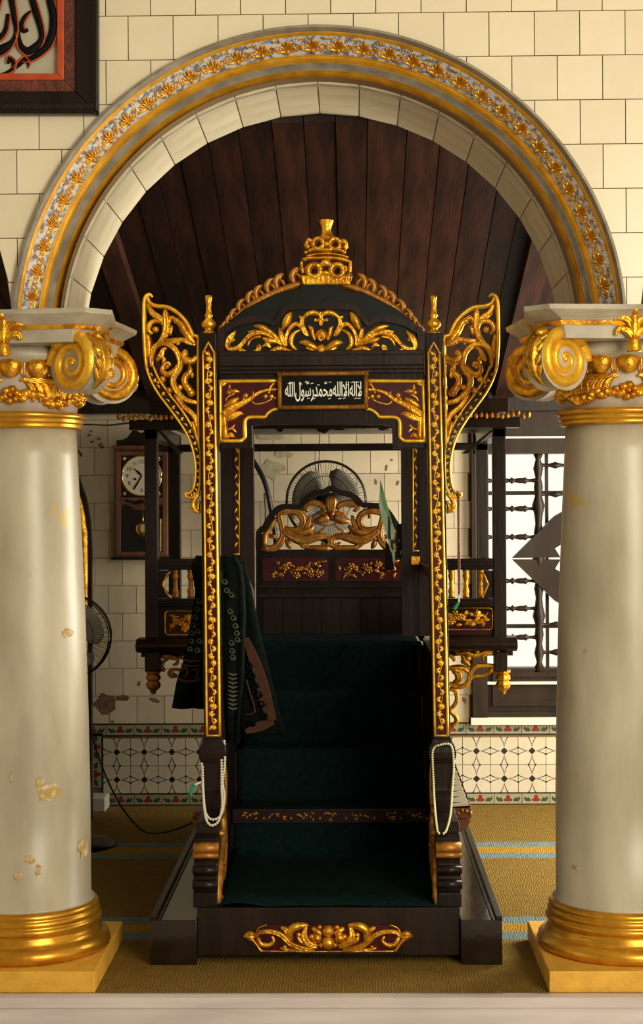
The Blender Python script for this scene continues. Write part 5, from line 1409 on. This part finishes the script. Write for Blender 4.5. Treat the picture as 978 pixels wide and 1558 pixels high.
for l, r, t, b in ((40, 95, 330, 1450), (545, 600, 330, 1450), (95, 545, 330, 375), (95, 545, 825, 900), (95, 545, 1412, 1455)): m.pprism([ck(l, t), ck(r, t), ck(r, b), ck(l, b)][::-1], YK+.002, YK+.022)
obj('door_frame', m, 'clock_wood', CK, bevel=.003)
c = kp(325, 595, YK+.01); s_ = mpp(YK)/7.08
m = MB(); m.tube([c, c+Vector((0, -.004, 0))], 212*s_, 40); DI = obj('dial', m, 'clock_face', CK)
m = MB(); m.tube([(c.x+214*s_*math.cos(2*PI*k/40), c.y-.004, c.z+214*s_*math.sin(2*PI*k/40)) for k in range(40)], 9*s_, 6, closed=True); obj('bezel', m, 'brass', CK, smooth=True)
def text_to(mb, txt, cx_, cz_, y, h, mi=0):
    cu = bpy.data.curves.new('t', 'FONT'); cu.body = txt; o = bpy.data.objects.new('t', cu); COL.objects.link(o); bpy.context.view_layer.update()
    me = bpy.data.meshes.new_from_object(o.evaluated_get(bpy.context.evaluated_depsgraph_get())); bpy.data.objects.remove(o)
    xs_ = [v.co.x for v in me.vertices]; ys_ = [v.co.y for v in me.vertices]; k = h/.7
    mx = (min(xs_)+max(xs_))/2; my = (min(ys_)+max(ys_))/2
    mb.add([(cx_+(v.co.x-mx)*k, y, cz_+(v.co.y-my)*k) for v in me.vertices], [tuple(p.vertices) for p in me.polygons], mi)
m = MB()
for k in range(1, 13):
    a = PI/2-k*PI/6; text_to(m, str(k), c.x+155*s_*math.cos(a), c.z+155*s_*math.sin(a), c.y-.0055, 40*s_)
obj('numerals', m, 'ink', DI)
dm = lambda u, v: Vector((c.x+(u-325)*s_, c.y-.006, c.z-(v-595)*s_))
m = MB(); m.stroke([(325, 595, 14), (290, 560, 26), (270, 540, 14), (238, 512, 6)], dm, NF_, s_, .002); obj('hour_hand', m, 'ink', DI)
m = MB(); m.stroke([(325, 595, 14), (290, 655, 14), (255, 710, 18), (236, 748, 5)], dm, NF_, s_, .002); m.blob(dm(252, 628), NF_, 14*s_, .002); m.blob(dm(398, 628), NF_, 14*s_, .002); obj('minute_hand', m, 'ink', DI)
for u, v in ((135, 410), (510, 410), (135, 785), (510, 785)):
    q = kp(u, v, YK+.012); obj('corner_ornament', MB().flower(q, NF_, .012, .006, 4), 'brass', CK, smooth=True)
q = kp(342, 1165, YK+.008); m = MB(); m.blob(q, NF_, 88*s_, .012, seg=24); m.tube([q+Vector((0, .003, 0)), kp(330, 960, YK+.011)], .003, 6); obj('pendulum', m, 'brass', CK, smooth=True)
m = MB(); a = kp(525, 1055, YK+.008); b = kp(525, 1405, YK+.008); m.tube([a, b], 13*s_, 8); obj('reflection_rod', m, 'brass', CK)  # pale brass rod stands for a light reflection in the glass
g = MB(); t_ = Tr(170, 640, 7.08, YK+.002)
carve(g, t_, [[(150, 865, 26), (200, 870, 20), (250, 885, 34), (300, 875, 40), (350, 870, 26)]], (False,), hmax=.006); obj('carved_motif', g, 'wood_black', CK, smooth=True)

# ---- cables and the curved black arm
def cable(path, r, label, mt='black_plastic', name='cable'):
    q = catmull([tuple(P(a, b, y)) for a, b, y in path], 6)
    return obj(name, MB().tube(q, r, 6), mt, smooth=True, label=label, cat='cable', group='black cables')
cable([(100, 646, 3.3), (140, 646, 3.2), (165, 647, 2.6), (200, 643, 1.86)], .005, 'thin black cable running from the left column to the canopy beam')
cable([(135, 1105, 2.36), (146, 1140, 2.3), (165, 1190, 2.2), (190, 1235, 2.1), (222, 1266, 2.05), (260, 1264, 1.98), (292, 1252, 1.93)], .005, 'black cable sagging from the left fan towards the pulpit base')
cable([(487, 600, 3.3), (486, 680, 3.3), (484, 720, 3.3), (484, 745, 3.3)], .003, 'thin black cable hanging down the wall behind the seat')
q = [P(a, b, 2.9) for a, b in ((350, 670), (372, 685), (392, 712), (404, 738), (412, 775), (420, 830), (428, 960), (434, 1249))]
A_ = obj('bent_pole', MB().tube(catmull([tuple(v) for v in q], 5), .013, 8), 'black_metal', smooth=True, label='bent black pole leaning behind the left of the seat back', cat='pole')
q = [P(a, b, 2.9) for a, b in ((402, 750), (404, 775), (404, 830))]
obj('thin_rod', MB().tube([tuple(v) for v in q], .005, 6), 'black_metal', A_)

# ---- framed calligraphy on the arch wall
YL = -.045
def fp(u, v): return (u/6.11, v/6.11)
FR = thing('framed_calligraphy', (P(-60, 100, 0).x, -.004, P(0, 172, 0).z), 'black framed carved calligraphy in red and black at the upper left of the arch wall', 'framed picture')
L0, T0 = -1000, -1500
def rect_frame(name, mt, l, t, r, b, w_, y0, y1, bev=.003):
    m = MB()
    m.pprism([fp(*p) for p in [(l, b-w_), (r-w_, b-w_), (r, b), (l, b)]][::-1], y0, y1)
    m.pprism([fp(*p) for p in [(r-w_, t), (r, t), (r, b), (r-w_, b-w_)]][::-1], y0, y1)
    m.pprism([fp(*p) for p in [(l, t), (l+w_, t), (l+w_, b-w_), (l, b)]][::-1], y0, y1)
    m.pprism([fp(*p) for p in [(l, t), (r, t), (r-w_, t+w_), (l+w_, t+w_)]][::-1], y0, y1)
    return obj(name, m, mt, FR, bevel=bev)
rect_frame('outer_frame', 'wood_black', L0, T0, 910, 1055, 210, -.045, -.004, .006)
rect_frame('carved_frame', 'frame_red', L0+200, T0+200, 705, 855, 120, -.030, -.006)
rect_frame('red_slip', 'red_edge', L0+310, T0+310, 592, 742, 62, -.036, -.008)
m = MB(); m.pprism([fp(*p) for p in [(L0+360, T0+360), (540, T0+360), (540, 690), (L0+360, 690)]][::-1], -.010, -.006); obj('backing_panel', m, 'panel_pale', FR)
g = MB()
for k in range(40):
    u = 860-k*22
    if u < -60: break
    g.stroke([(u-14, 1020, 9), (u, 985, 12), (u+8, 950, 8)], lambda a, b: P(*fp(a, b), -.045), NF_, mpp(0)/6.11, .006, sub=2)
for k in range(70):
    v = 930-k*22
    if v < -30: break
    g.stroke([(885, v-14, 9), (860, v, 12), (830, v+8, 8)], lambda a, b: P(*fp(a, b), -.045), NF_, mpp(0)/6.11, .006, sub=2)
obj('rope_bead', g, 'wood_black', FR, smooth=True)
lm = lambda y: (lambda a, b: P(*fp(a, b), y))
CAL = [[(90, -120, 60), (110, 0, 64), (135, 150, 56), (150, 290, 40), (120, 380, 50), (60, 440, 90), (-20, 480, 110), (-120, 500, 120)],
       [(270, -100, 60), (310, 20, 70), (350, 150, 70), (385, 280, 62), (385, 370, 60), (330, 440, 80), (260, 480, 86), (200, 440, 66), (175, 370, 46), (165, 290, 36)],
       [(440, -80, 60), (475, 30, 80), (500, 150, 84), (495, 290, 84), (450, 410, 84), (370, 490, 80), (270, 550, 60), (200, 560, 24)],
       [(290, 100, 20), (240, 150, 44), (205, 220, 46), (215, 280, 50), (260, 270, 30)], [(75, 130, 40), (70, 200, 46), (50, 290, 50), (0, 350, 60), (-60, 370, 50)],
       [(70, 590, 26), (85, 540, 50), (125, 570, 46), (120, 640, 40), (40, 685, 30), (-20, 690, 12)], [(120, 645, 30), (180, 590, 44), (230, 545, 50), (265, 590, 30), (258, 630, 8)],
       [(20, -60, 50), (0, 10, 40), (-40, 100, 60), (-120, 200, 60)], [(-200, -900, 60), (-180, -300, 70), (-160, 100, 70), (-200, 380, 80)], [(90, -700, 60), (80, -300, 62), (92, -110, 60)], [(440, -600, 70), (430, -300, 70), (442, -70, 62)], [(270, -600, 60), (262, -300, 62), (272, -90, 60)]]
m = MB()
for st in CAL: m.stroke(st, lm(-.016), NF_, mpp(0)/6.11, .014, back=.006, sub=5, hk=.4)
CA = obj('letters', m, 'ink', FR, smooth=True)
m = MB()
for st in CAL:
    e = []
    for i, (u, v, w_) in enumerate(st):
        a = st[max(i-1, 0)]; b = st[min(i+1, len(st)-1)]; dx, dy = b[0]-a[0], b[1]-a[1]; L_ = math.hypot(dx, dy) or 1
        e.append((u+dy/L_*w_*.46, v-dx/L_*w_*.46, 15 if 0 < i < len(st)-1 else 6))
    m.stroke(e, lm(-.022), NF_, mpp(0)/6.11, .008, back=.004, sub=5)
obj('red_outline', m, 'red_edge', CA, smooth=True)
